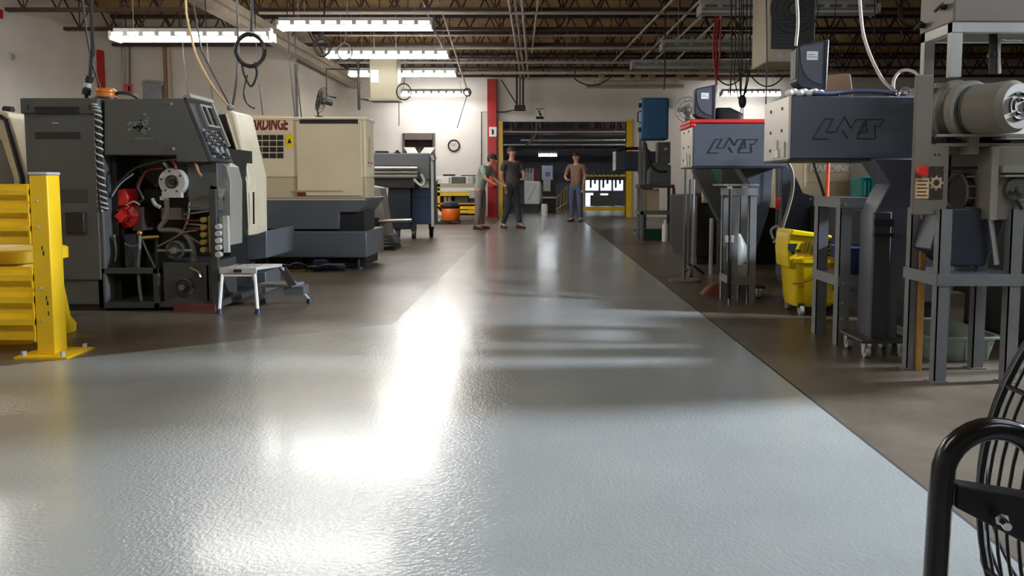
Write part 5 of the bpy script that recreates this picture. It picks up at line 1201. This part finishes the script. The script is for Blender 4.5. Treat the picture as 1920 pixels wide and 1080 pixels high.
# workbench with yellow legs
Yw = 20.3
x0,x1,_,zt = Q(814,331,905,404,Yw)
W_ = thing('workbench', 'yellow framed bench with cream shelves and drawers under the wall clock', 'workbench', ((x0+x1)/2,Yw+0.4,0))
for x in (x0+0.02, x1-0.16):
    part('leg', B().box(x,x+0.14,Yw,Yw+0.06,0,W(0,345,Yw)[2]), M_yel, W_); part('leg', B().box(x,x+0.06,Yw+0.7,Yw+0.76,0,W(0,345,Yw)[2]), M_yel, W_)
for py, th, mm, nm in ((333,0.09,M_paper,'top_shelf'),(347.5,0.10,M_heat,'bench_top'),(355,0.07,M_paper,'front_ledge'),(364,0.10,M_yel,'apron'),(382,0.05,M_wood,'lower_shelf')):
    zz = W(0,py,Yw)[2]; part(nm, B().box(x0+0.02,x1-0.02,Yw+(0.3 if nm=='top_shelf' else 0.0),Yw+0.8,zz-th/2,zz+th/2), mm, W_, bev=0.006)
for i, py in enumerate((390,397.5)):
    zz = W(0,py,Yw)[2]; d = part('drawer', B().box(x0+0.5,x1-0.16,Yw-0.01,Yw+0.7,zz-0.05,zz+0.05), M_yel, W_, bev=0.01)
    part('drawer_pull', B().box(x0+0.7,x1-0.4,Yw-0.03,Yw-0.01,zz-0.045,zz-0.03), M_dark, d)
part('shelf_post', B().box(x0+0.02,x0+0.07,Yw+0.35,Yw+0.4,0.5,W(0,333,Yw)[2]).box(x1-0.07,x1-0.02,Yw+0.35,Yw+0.4,0.5,W(0,333,Yw)[2]), M_lgrey, W_)
part('back_panel', B().box(x0+0.02,x1-0.02,Yw+0.74,Yw+0.76,0.12,W(0,366,Yw)[2]), M_dark, W_)
zb = W(0,347.5,Yw)[2]+0.05; zl = W(0,382,Yw)[2]+0.025; zt_ = W(0,333,Yw)[2]+0.045
def bb(name,px0,px1,h,m,lab,z,grp=None,y=0.12,cat='box',dep=0.2):
    a=XM(px0,Yw); c=XM(px1,Yw); return single(name,B().box(a,c,Yw+y,Yw+y+dep,z,z+h),m,lab,cat,grp,bev=0.008)
bb('storage_case',846,872,0.18,M_char,'dark grey storage case with handle on the workbench top',zb)
bb('white_carton',828,842,0.17,M_paper,'white carton on the left of the workbench top',zb)
a=XM(884,Yw); single('white_jug',B().lathe([(0,zb),(0.09,zb),(0.10,zb+0.16),(0.07,zb+0.21),(0,zb+0.21)],(a,Yw+0.2,0),'z',16),M_lgrey,'pale jug at the right of the workbench top','jug')
bb('black_case',828,850,0.05,M_ink,'flat black case on the top shelf of the workbench',zt_,y=0.4)
bb('long_black_tray',862,890,0.03,M_ink,'long flat black tray on the right of the workbench top shelf',zt_,y=0.4)
bb('dark_toolbox',852,878,0.17,M_char2,'dark toolbox on the lower workbench shelf',zl)
bb('blue_toolbox',880,896,0.16,M_navy,'navy toolbox at the right of the lower workbench shelf',zl)
for i, px in enumerate((834,842)):
    a=XM(px,Yw); single('metal_canister',B().cyl((a,Yw+0.2,zl),(a,Yw+0.2,zl+0.2),0.05,n=14),M_lgrey,('left' if i==0 else 'right')+' of two grey canisters on the lower workbench shelf','canister','canisters')
bb('hanging_cloth',880,890,0.22,M_lgrey,'pale cloth draped over the yellow bench apron at right',W(0,372,Yw)[2],y=-0.03,cat='cloth',dep=0.028)
# shop vacuum
Yv = 19.0; c = W(842,0,Yv); cx_ = c[0]
V = thing('shop_vacuum', 'orange and black drum vacuum on the floor before the workbench', 'vacuum cleaner', (cx_,Yv,0))
part('tank', B().lathe([(0,0.08),(0.20,0.08),(0.23,0.14),(0.235,0.36),(0.22,0.38),(0,0.38)],(cx_,Yv,0),'z',24), M_orange, V)
part('motor_head', B().lathe([(0.22,0.38),(0.235,0.40),(0.235,0.45),(0.17,0.52),(0.10,0.56),(0,0.56)],(cx_,Yv,0),'z',24), M_black, V)
part('dolly', B().box(cx_-0.22,cx_+0.22,Yv-0.22,Yv+0.22,0.05,0.08), M_black, V)
for dx,dy in ((-.2,-.2),(.2,-.2),(-.2,.2),(.2,.2)): part('caster', B().cyl((cx_+dx-0.015,Yv+dy,0.03),(cx_+dx+0.015,Yv+dy,0.03),0.03,n=10), M_black, V)
part('hose', B().tube(smooth([(cx_-0.2,Yv-0.05,0.3),(cx_-0.34,Yv-0.1,0.42),(cx_-0.38,Yv-0.15,0.2),(cx_-0.3,Yv-0.2,0.03),(cx_,Yv-0.32,0.03)]),0.03,8), M_black, V)
single('floor_mat', B().box(cx_-0.5,cx_+0.7,Yv-0.45,Yv+0.35,0,0.012).xf(Matrix.Translation((0,0,-0.0))), M_black, 'black rubber mat on the floor under the orange vacuum', 'mat')
b = B()
for i in range(6): b.ball((cx_-0.36+0.05*(i%3),Yv+0.1-0.02*i,0.10+0.07*(i//2)),0.06,0.06,0.07,8,6)
single('white_bags', b, M_paper, 'crumpled white bag left of the orange vacuum', 'bag')

# ------------------------------------------------------------------ left rear walls: post, boxes, fan
Yq = 17.72
single('red_post', B().box(XL+0.004,XL+0.1,16.72,16.86,0,3.95), M_red, 'narrow red post against the far left wall above the charcoal machine', 'post')
e,f,g_,h = Q(234,158,248,176,Yq+0.05)
t = thing('fire_pull_box', 'small red fire alarm box on the rear left wall', 'alarm', ((e+f)/2,Yq+0.05,g_))
part('box', B().box(e,f,Yq+0.0,Yq+0.08,g_,h), mat('pale_red_box',(228,92,92),0.4), t, bev=0.01); part('pull_handle', B().box(f-0.07,f-0.02,Yq-0.01,Yq,g_+0.05,h-0.05), M_dark, t)
for i,(px0_,py0_,px1_,py1_) in enumerate(((229,157,234,178),)):
    e,f,g_,h = Q(px0_,py0_,px1_,py1_,Yq+0.05); single('small_switch_box', B().box(e,f,Yq,Yq+0.08,g_,h), M_lgrey, 'slim grey switch box just left of the red alarm box', 'switch')
single('wall_conduit', B().tube([W(232,88,17.76),W(232,158,17.76)],0.035,8), M_lgrey, 'pale conduit running up the rear left wall from the slim switch box', 'conduit')
single('wall_conduit', B().tube([W(243,84,17.74),W(243,158,17.74)],0.022,8), M_hose, 'thin grey conduit running up the rear left wall from the red alarm box', 'conduit')
e,f,g_,h = Q(270,157,305,186,Yq)
t = thing('electrical_box', 'grey blue electrical box on the rear left wall with conduit bend on top', 'electrical box', ((e+f)/2,Yq,g_))
part('box', B().box(e,f,Yq-0.05,Yq+0.08,g_,h), mat('grey_blue_box',(146,152,158),0.5), t, bev=0.01)
part('conduit_bend', B().tube(smooth(WP([(266,157,Yq-0.08),(272,152,Yq-0.08),(300,153,Yq-0.08),(305,160,Yq-0.08)])),0.025,8), M_lgrey, t)
for i, (px,m) in enumerate(((308,M_brownboard),(315,M_beam))):
    single('wall_pipe', B().tube([W(px,88,17.7),(W(px,88,17.7)[0],17.7,0)],0.035,8), m, ('brown' if i==0 else 'cream')+' pipe standing against the rear left wall right of the grey blue box', 'pipe')
single('smoke_detector', B().lathe([(0,0),(0.07,0),(0.06,0.04),(0,0.05)],(XL,14.0,W(56,111,14.3)[2]),'x',14), M_lgrey, 'small pale detector on the left wall', 'detector')
single('horn_strobe', B().box(XL,XL+0.08,13.55,13.75,W(0,32,13.6)[2],W(0,15,13.6)[2]), M_red, 'small dark red horn strobe high on the left wall at the picture edge', 'alarm', bev=0.01)
# corner conduits and panel seams on the recess wall
single('corner_angle', B().box(-5.65,-5.60,17.74,17.80,0.0,3.8), M_hose, 'grey corner angle where the rear left wall meets the recess', 'corner angle')
# wall fan
c = W(603,188,17.0)
t = thing('wall_fan', 'tilted wire cage fan on a bracket at the recess corner', 'fan', c)
R_ = Matrix.Translation(c) @ Matrix.Rotation(math.radians(-62),4,'Z') @ Matrix.Rotation(math.radians(-12),4,'X')
b = B()
for i in range(9): b.torus((0,-0.06+0.12*abs(i-4)/9,0), 0.30-0.0*i if i in (0,8) else 0.30*(1-0.0*i), 0.004,'y',28,5) if i in (0,8) else b.torus((0,-0.07,0),0.03+0.033*i,0.004,'y',28,5)
for i in range(16): a=i*math.pi/8; b.tube([(0.03*math.cos(a),-0.075,0.03*math.sin(a)),(0.24*math.cos(a),-0.07,0.24*math.sin(a)),(0.30*math.cos(a),0.0,0.30*math.sin(a)),(0.24*math.cos(a),0.07,0.24*math.sin(a)),(0.08*math.cos(a),0.08,0.08*math.sin(a))],0.0035,4)
part('cage', b.xf(R_), M_char2, t)
for i in range(3):
    a = i*2.094; part('blade', B().cbox((0.14*math.cos(a),0,0.14*math.sin(a)),(0.2,0.01,0.13),rx=0.4,ry=-a).xf(R_), M_grey, t)
part('motor', B().cyl((0,0.0,0),(0,0.24,0),0.075,n=16).xf(R_), M_char2, t)
part('bracket', B().tube([tuple(R_ @ Vector((0,0.16,0))),W(594,197,17.15),(W(588,222,17.3)[0],17.72,W(588,222,17.3)[2])],0.022,7), M_char2, t)
part('wall_plate', B().box(W(588,222,17.3)[0]-0.08,W(588,222,17.3)[0]+0.08,17.72,17.79,W(588,222,17.3)[2]-0.1,W(588,222,17.3)[2]+0.1), M_char2, t)

# ================================================================== ROOM BEHIND THE DOORWAY
Yf = 26.0
t = thing('white_machine', 'white machine with grey base standing in the room beyond the doorway', 'machine', (XM(998,Yf),Yf+0.5,0))
x0,x1,z0,z1 = Q(983,340,1012,382,Yf)
part('body', B().box(x0,x1,Yf,Yf+1,0.30,z1), M_paper, t, bev=0.02); part('base', B().box(x0-0.02,x1-0.02,Yf+0.05,Yf+1,0,0.30), M_char, t)
part('column', B().box(x0-0.02,x0+0.30,Yf+0.2,Yf+0.8,z1,z1+0.30), M_lgrey, t, bev=0.02); part('seam', B().cbox(((x0+x1)/2,Yf-0.004,(0.3+z1)/2),(0.012,0.008,0.6),ry=0.5), M_hose, t)
part('handrail', B().box(x1,x1+0.05,Yf-0.03,Yf+0.02,0.4,z1-0.05), M_lgrey, t)
b = B()
for i in range(3): b.cyl((x0+0.08+0.11*i,Yf+0.1,z1),(x0+0.08+0.11*i,Yf+0.1,z1+0.45),0.03,n=8)
part('tool_posts', b, M_lgrey, t)
t = thing('dark_machine', 'black machine beside the white machine beyond the doorway', 'machine', (XM(1030,Yf),Yf+0.5,0))
x0,x1,z0,z1 = Q(1016,337,1042,400,Yf)
part('body', B().box(x0+0.06,x1,Yf+0.1,Yf+1,0.02,z1), M_dark, t, bev=0.02); part('white_cover', B().box(x0+0.05,x0+0.3,Yf-0.0,Yf+0.1,0.75,z1), M_lgrey, t); part('table', B().box(x0,x1,Yf-0.1,Yf+0.1,0.50,0.56), M_lgrey, t)
part('window_panel', B().box(x0,x1-0.1,Yf+0.3,Yf+0.4,z1,z1+0.5), mat('pale_blue_panel',(170,180,206),0.4), t); part('panel_logo', B().torus(((x0+x1)/2-0.03,Yf+0.29,z1+0.2),0.06,0.015,'y',16,5), M_navy, t)
# yellow handrail of a stair
t = thing('stair_railing', 'yellow stair handrail beyond the doorway', 'railing', (XM(1060,24.5),24.6,0))
Yl = 24.5
part('top_rail', B().tube(WP([(1043,372,Yl),(1064,350,Yl)]),0.025,8), M_brass, t)
part('mid_rail', B().tube(WP([(1043,393,Yl),(1064,378,Yl)]),0.02,8), M_brass, t)
for px, py in ((1044,372),(1051,364),(1058,356),(1063,351)): part('baluster', B().tube([W(px,py,Yl),(W(px,py,Yl)[0],Yl,0)],0.018,7), M_brass, t)
# part rack with hanging dark parts and yellow rails
Yx = 25.0
x0,x1 = XM(1092,Yx), XM(1176,Yx)
t = thing('part_rack', 'yellow barred rack of hanging dark parts beyond the right of the doorway', 'rack', ((x0+x1)/2,Yx,0))
part('top_bar', B().box(x0,x1,Yx,Yx+0.06,W(0,331,Yx)[2],W(0,327,Yx)[2]), M_yel, t)
part('bottom_bar', B().box(x0,x1,Yx-0.02,Yx+0.06,0.1,0.24), M_yel, t)
for x in (x0, x1-0.06): part('post', B().box(x,x+0.06,Yx,Yx+0.06,0,1.5), M_lgrey, t)
for i in range(9):
    x = x0+0.1+i*(x1-x0-0.25)/9
    part('hanging_part', B().box(x,x+0.07,Yx-0.03,Yx+0.03,W(0,331,Yx)[2]-0.12-0.13*((i*5)%3),W(0,331,Yx)[2]).cbox((x+0.03,Yx,W(0,325,Yx)[2]+0.05),(0.05,0.05,0.26),ry=0.5), M_navy, t)
part('grey_bin', B().box(x0+0.3,x1-0.4,Yx+0.3,Yx+0.6,0.25,0.62), M_char, t)
E_win = emit('daylit_window', (0.72, 0.82, 1.0), 1.6)
for i,(px0_,py0_,px1_,py1_) in enumerate(((1098,338,1122,357),(1126,338,1146,357),(1150,338,1168,357),(1098,362,1112,388),(1126,363,1140,372))):
    e,f,g_,h = Q(px0_,py0_,px1_,py1_,35.9)
    wn_ = struct('window_%d'%(i+2), B().box(e,f,35.93,35.99,g_,h), E_win)
    part('frame', B().box(e-0.06,e,35.9,36.0,g_,h).box(f,f+0.06,35.9,36.0,g_,h).box(e-0.06,f+0.06,35.9,36.0,h,h+0.06).box(e-0.06,f+0.06,35.9,36.0,g_-0.06,g_), M_lgrey, wn_)
a = W(1014,292,29.5); b_ = W(1030,289,29.5)
fixture(a[0]-0.1, b_[0]+0.3, 29.5, a[2], lit=E_dim, label='short bright strip light in the room beyond the doorway')
fixture(2.2, 4.6, 25.0, 3.9, lit=E_dim, label='unseen strip light added behind the doorway head at right to brighten the far room', group='added far room fill lights')  # added fill lamp, kept out of view above the door opening
fixture(-3.0, -0.6, 25.0, 3.9, lit=E_dim, label='unseen strip light added behind the doorway head at left to brighten the far room', group='added far room fill lights')  # second added fill lamp for the far room, also out of view
for i, y in enumerate((24.2,25.8,27.4,29.0,30.6,32.4)):
    fj = B()
    for k in range(24): fj.tube([(-3.9+k*0.53,y,2.75+0.084*i),(-3.9+(k+0.5)*0.53,y,4.25),(-3.9+(k+1)*0.53,y,2.75+0.084*i)],0.02,5)
    single('far_room_joist', fj.box(-4,9,y-0.05,y+0.05,2.62+0.28*i*0.3,2.78+0.28*i*0.3).box(-4,9,y-0.05,y+0.05,4.2,4.32), M_joist, 'dark joist in the room beyond the doorway, '+['first','second','third','fourth','fifth','sixth'][i]+' one back', 'joist', 'far room joists')
for i,(za,ya,xa,xb) in enumerate(((2.62,23.5,-1.2,2.9),(2.42,24.6,-0.5,3.2),(2.40,27.0,-3.0,6.0),(2.30,28.5,-0.5,6.0))):
    bq = B().tube([(xa,ya,za),(xb,ya,za)],0.03,7)
    for q_ in (0.1,0.9): bq.tube([(xa+(xb-xa)*q_,ya,za),(xa+(xb-xa)*q_,ya,4.4)],0.008,5)
    single('far_room_pipe', bq, M_pipe, 'grey pipe across the far room beyond the doorway, '+['highest','second','third','lowest'][i]+' of four', 'pipe', 'far room pipes')
single('curved_hose', B().tube([(W(1006,236,24)[0],24,4.38)]+smooth(WP([(1006,236,24),(1004,252,24),(996,264,24),(985,274,24)])),0.03,7), M_hose, 'curved pale hose hanging from the ceiling beyond the doorway', 'hose')
single('red_tool_rack', B().box(XM(992,28),XM(1013,28),28,28.3,0,1.55), mat('dull_red_rack',(120,44,50),0.5), 'dull red cabinet behind the white machine beyond the doorway', 'cabinet', bev=0.02)
single('floor_bollard', B().lathe([(0,0),(0.10,0),(0.10,0.34),(0.08,0.38),(0,0.38)],(XM(1018,22.9)+0.05,23.4,0),'z',16), M_white, 'short white post on the aisle at the doorway threshold', 'post')

# ================================================================== PEOPLE
def skin_b(nodes, edges, root=0, sub=2):
    me = bpy.data.meshes.new('figure'); me.from_pydata([n[0] for n in nodes], edges, [])
    ob = bpy.data.objects.new('figure', me); COL.objects.link(ob)
    md = ob.modifiers.new('skin','SKIN'); md.use_smooth_shade = True
    for i, n in enumerate(nodes):
        r = n[1]; r = r if isinstance(r, tuple) else (r, r)
        me.skin_vertices[0].data[i].radius = r; me.skin_vertices[0].data[i].use_root = (i == root)
    ob.modifiers.new('sub','SUBSURF').levels = sub
    bpy.context.view_layer.update()
    e = bpy.data.meshes.new_from_object(ob.evaluated_get(bpy.context.evaluated_depsgraph_get()))
    b = B().add([tuple(v.co) for v in e.vertices], [tuple(p.vertices) for p in e.polygons])
    bpy.data.objects.remove(ob); bpy.data.meshes.remove(me); bpy.data.meshes.remove(e)
    return b
def person(x, y, rz, J, label, shirt, trousers, hair, shoe):
    """J: joint positions, facing -Y, feet on the floor"""
    M = Matrix.Translation((x,y,0)) @ Matrix.Rotation(rz,4,'Z')
    nodes, idx, edges = [], {}, []
    def nd(k, r): idx[k] = len(nodes); nodes.append((J[k], r))
    for k, r in (('pelvis',(0.125,0.08)),('waist',(0.11,0.075)),('chest',(0.145,0.095)),('neck0',0.065),('neck',0.052),('jaw',0.072),('skull',0.095),('crown',0.075)): nd(k, r)
    for a, b in zip(('pelvis','waist','chest','neck0','neck','jaw','skull'),('waist','chest','neck0','neck','jaw','skull','crown')): edges.append((idx[a], idx[b]))
    for s in 'LR':
        for k, r in (('sh',0.06),('el',0.042),('wr',0.028),('palm',(0.035,0.02))): nd(k+s, r)
        edges += [(idx['chest'],idx['sh'+s]),(idx['sh'+s],idx['el'+s]),(idx['el'+s],idx['wr'+s]),(idx['wr'+s],idx['palm'+s])]
        for k, r in (('hip',0.085),('kn',0.058),('an',0.042),('toe',0.036)): nd(k+s, r)
        edges += [(idx['pelvis'],idx['hip'+s]),(idx['hip'+s],idx['kn'+s]),(idx['kn'+s],idx['an'+s]),(idx['an'+s],idx['toe'+s])]
    body = skin_b(nodes, edges)
    # hands: four fingers and a thumb from the palm
    for s, sg in (('L',-1),('R',1)):
        p = Vector(J['palm'+s]); d = (p-Vector(J['wr'+s])).normalized(); side = d.cross(Vector((0,0,1)))
        side = side.normalized() if side.length > 0.1 else Vector((0,1,0))
        for i in range(4):
            o_ = p+side*((i-1.5)*0.018)+d*0.02; L_ = (0.062,0.074,0.07,0.055)[i]
            cv_ = Vector((0,-0.012,-0.012)); body.tube([o_, o_+d*L_*0.55+cv_*0.4, o_+d*L_*0.9+cv_*1.5], lambda f: 0.0085-0.002*f, 6)
        o_ = p+side*(-0.03)-d*0.02; body.tube([o_, o_+side*(-0.022)+d*0.025, o_+side*(-0.026)+d*0.055], lambda f: 0.010-0.002*f, 6)
    # face
    hd = Vector(J['skull']); up = (Vector(J['crown'])-hd).normalized(); fw = Vector((0,-1,0)); fw = (fw-up*fw.dot(up)).normalized(); sd_ = fw.cross(up)
    body.ball(tuple(hd+fw*0.098-up*0.025),0.014,0.018,0.022,8,6)
    for q in (-1,1): body.ball(tuple(hd+sd_*q*0.092-up*0.02),0.012,0.02,0.032,8,6)
    body.xf(M); org = (x,y,0)
    o = bpy.data.objects.new('person', mesh_of('person', body, M_skin, org)); COL.objects.link(o); o.location = org; ORG[o.name] = org
    tag(o, label, 'person')
    for q in (-1,1): part('eye', B().ball(tuple(M @ (hd+fw*0.088+sd_*q*0.033+up*0.0)),0.011,0.009,0.009,8,6), M_ink, o)
    part('mouth', B().cbox(tuple(M @ (hd+fw*0.082-up*0.068)),(0.045,0.014,0.008),rz=rz), M_redink, o)
    # clothing
    n2 = [(tuple(Vector(J['pelvis'])-Vector((0,0,0.10))),(0.160,0.120)),(J['pelvis'],(0.170,0.122)),(J['waist'],(0.158,0.112)),(J['chest'],(0.178,0.124)),(J['neck0'],0.078)]
    e2 = [(0,1),(1,2),(2,3),(3,4)]
    for s in 'LR':
        k = len(n2); mid = tuple(Vector(J['sh'+s]).lerp(Vector(J['el'+s]),0.75)); n2 += [(J['sh'+s],0.075),(mid,0.062)]; e2 += [(3,k),(k,k+1)]
    part('shirt', skin_b(n2, e2).xf(M), shirt, o)
    pz = Vector(J['pelvis']); n3 = [(tuple(pz+Vector((0,0,0.10))),(0.15,0.108)),(tuple(pz-Vector((0,0,0.05))),(0.165,0.118))]; e3 = [(0,1)]
    for s in 'LR':
        k = len(n3); an = tuple(Vector(J['an'+s])+Vector((0,0,0.0))); n3 += [(J['hip'+s],0.105),(J['kn'+s],0.078),(an,0.066)]; e3 += [(1,k),(k,k+1),(k+1,k+2)]
    part('trousers', skin_b(n3, e3).xf(M), trousers, o)
    for s in 'LR':
        an, to = Vector(J['an'+s]), Vector(J['toe'+s]); d = (to-an); d.z = 0; d.normalize(); sd2 = Vector((-d.y,d.x,0))
        rings = []
        for f_, wd, h in ((-0.08,0.035,0.07),(-0.04,0.045,0.10),(0.06,0.047,0.085),(0.14,0.046,0.06),(0.19,0.025,0.035)):
            c_ = Vector((an.x,an.y,0))+d*f_; rings.append([c_+sd2*a+Vector((0,0,z_)) for a, z_ in ((-wd,0.0),(wd,0.0),(wd,h*0.6),(wd*0.5,h),(-wd*0.5,h),(-wd,h*0.6))])
        part('shoe', B().loft(rings).xf(M), shoe, o)
    hb = B(); rings = []
    for f_ in (0.0,0.2,0.4,0.6,0.8,0.97):
        a = f_*math.pi/2; rr_ = 0.110*math.cos(a); zz = 0.118*math.sin(a)
        rings.append([tuple(hd+up*(zz+0.01)+sd_*(rr_*math.cos(t))+fw*(rr_*1.04*math.sin(t)-0.012)) for t in [2*math.pi*i/16 for i in range(16)]])
    hb.loft(rings); hb.ball(tuple(hd-fw*0.035-up*0.0),0.098,0.085,0.085,12,8)
    part('hair', hb.xf(M), hair, o)
    return o
def pose(h=1.78, **k):
    J = dict(pelvis=(0,0,0.97),waist=(0,0,1.12),chest=(0,0.01,1.34),neck0=(0,0.01,1.50),neck=(0,0,1.545),jaw=(0,-0.015,1.61),skull=(0,-0.01,1.68),crown=(0,0,1.745),
      shL=(-0.20,0.01,1.45),elL=(-0.25,0.03,1.16),wrL=(-0.24,-0.08,0.93),palmL=(-0.235,-0.10,0.85),shR=(0.20,0.01,1.45),elR=(0.25,0.03,1.16),wrR=(0.24,-0.08,0.93),palmR=(0.235,-0.10,0.85),
      hipL=(-0.10,0,0.90),knL=(-0.12,-0.02,0.50),anL=(-0.13,0.02,0.09),toeL=(-0.15,-0.12,0.04),hipR=(0.10,0,0.90),knR=(0.12,-0.02,0.50),anR=(0.13,0.02,0.09),toeR=(0.15,-0.12,0.04))
    J.update(k); s = h/1.82
    return {a: (b[0]*s, b[1]*s, b[2]*s) for a, b in J.items()}
M_shg = mat('charcoal_shirt',(84,80,80),0.85); M_trg = mat('dark_work_trousers',(62,64,68),0.85); M_tan = mat('tan_shirt',(150,118,100),0.85); M_jean = mat('faded_jeans',(86,98,120),0.85)
M_grn = mat('grey_green_shirt',(150,164,152),0.85); M_khk = mat('grey_trousers',(130,118,112),0.85); M_hair = mat('dark_brown_hair',(52,36,30),0.7); M_shoe = mat('dark_shoes',(40,38,38),0.6)
q = G(960,428); person(q[0], q[1], math.radians(35), pose(1.86, elR=(0.27,-0.08,1.18),wrR=(0.12,-0.28,1.10),palmR=(0.05,-0.33,1.09),anL=(-0.17,0.10,0.09),toeL=(-0.20,-0.05,0.04),anR=(0.13,-0.10,0.09),toeR=(0.15,-0.25,0.04)),
   'person in charcoal shirt and dark trousers standing left of the white machine in the doorway', M_shg, M_trg, M_hair, M_shoe)
q = G(1080,416); person(q[0], q[1], math.radians(-30), pose(1.86, elL=(-0.28,-0.08,1.18),wrL=(-0.14,-0.28,1.10),palmL=(-0.07,-0.33,1.09)),
   'person in tan shirt and blue jeans standing in the doorway', M_tan, M_jean, M_hair, M_shoe)
q = G(900,430); person(q[0], q[1], math.radians(70), pose(1.74, waist=(0,-0.04,1.11),chest=(0,-0.14,1.31),neck0=(0,-0.22,1.45),neck=(0,-0.25,1.49),jaw=(0,-0.30,1.54),skull=(0,-0.32,1.61),crown=(0,-0.33,1.68),
   shL=(-0.20,-0.16,1.41),elL=(-0.26,-0.26,1.16),wrL=(-0.18,-0.44,1.05),palmL=(-0.16,-0.51,1.03),shR=(0.20,-0.16,1.41),elR=(0.26,-0.26,1.16),wrR=(0.18,-0.44,1.05),palmR=(0.16,-0.51,1.03)),
   'person in grey green shirt leaning forward before the red column', M_grn, M_khk, M_hair, M_shoe)
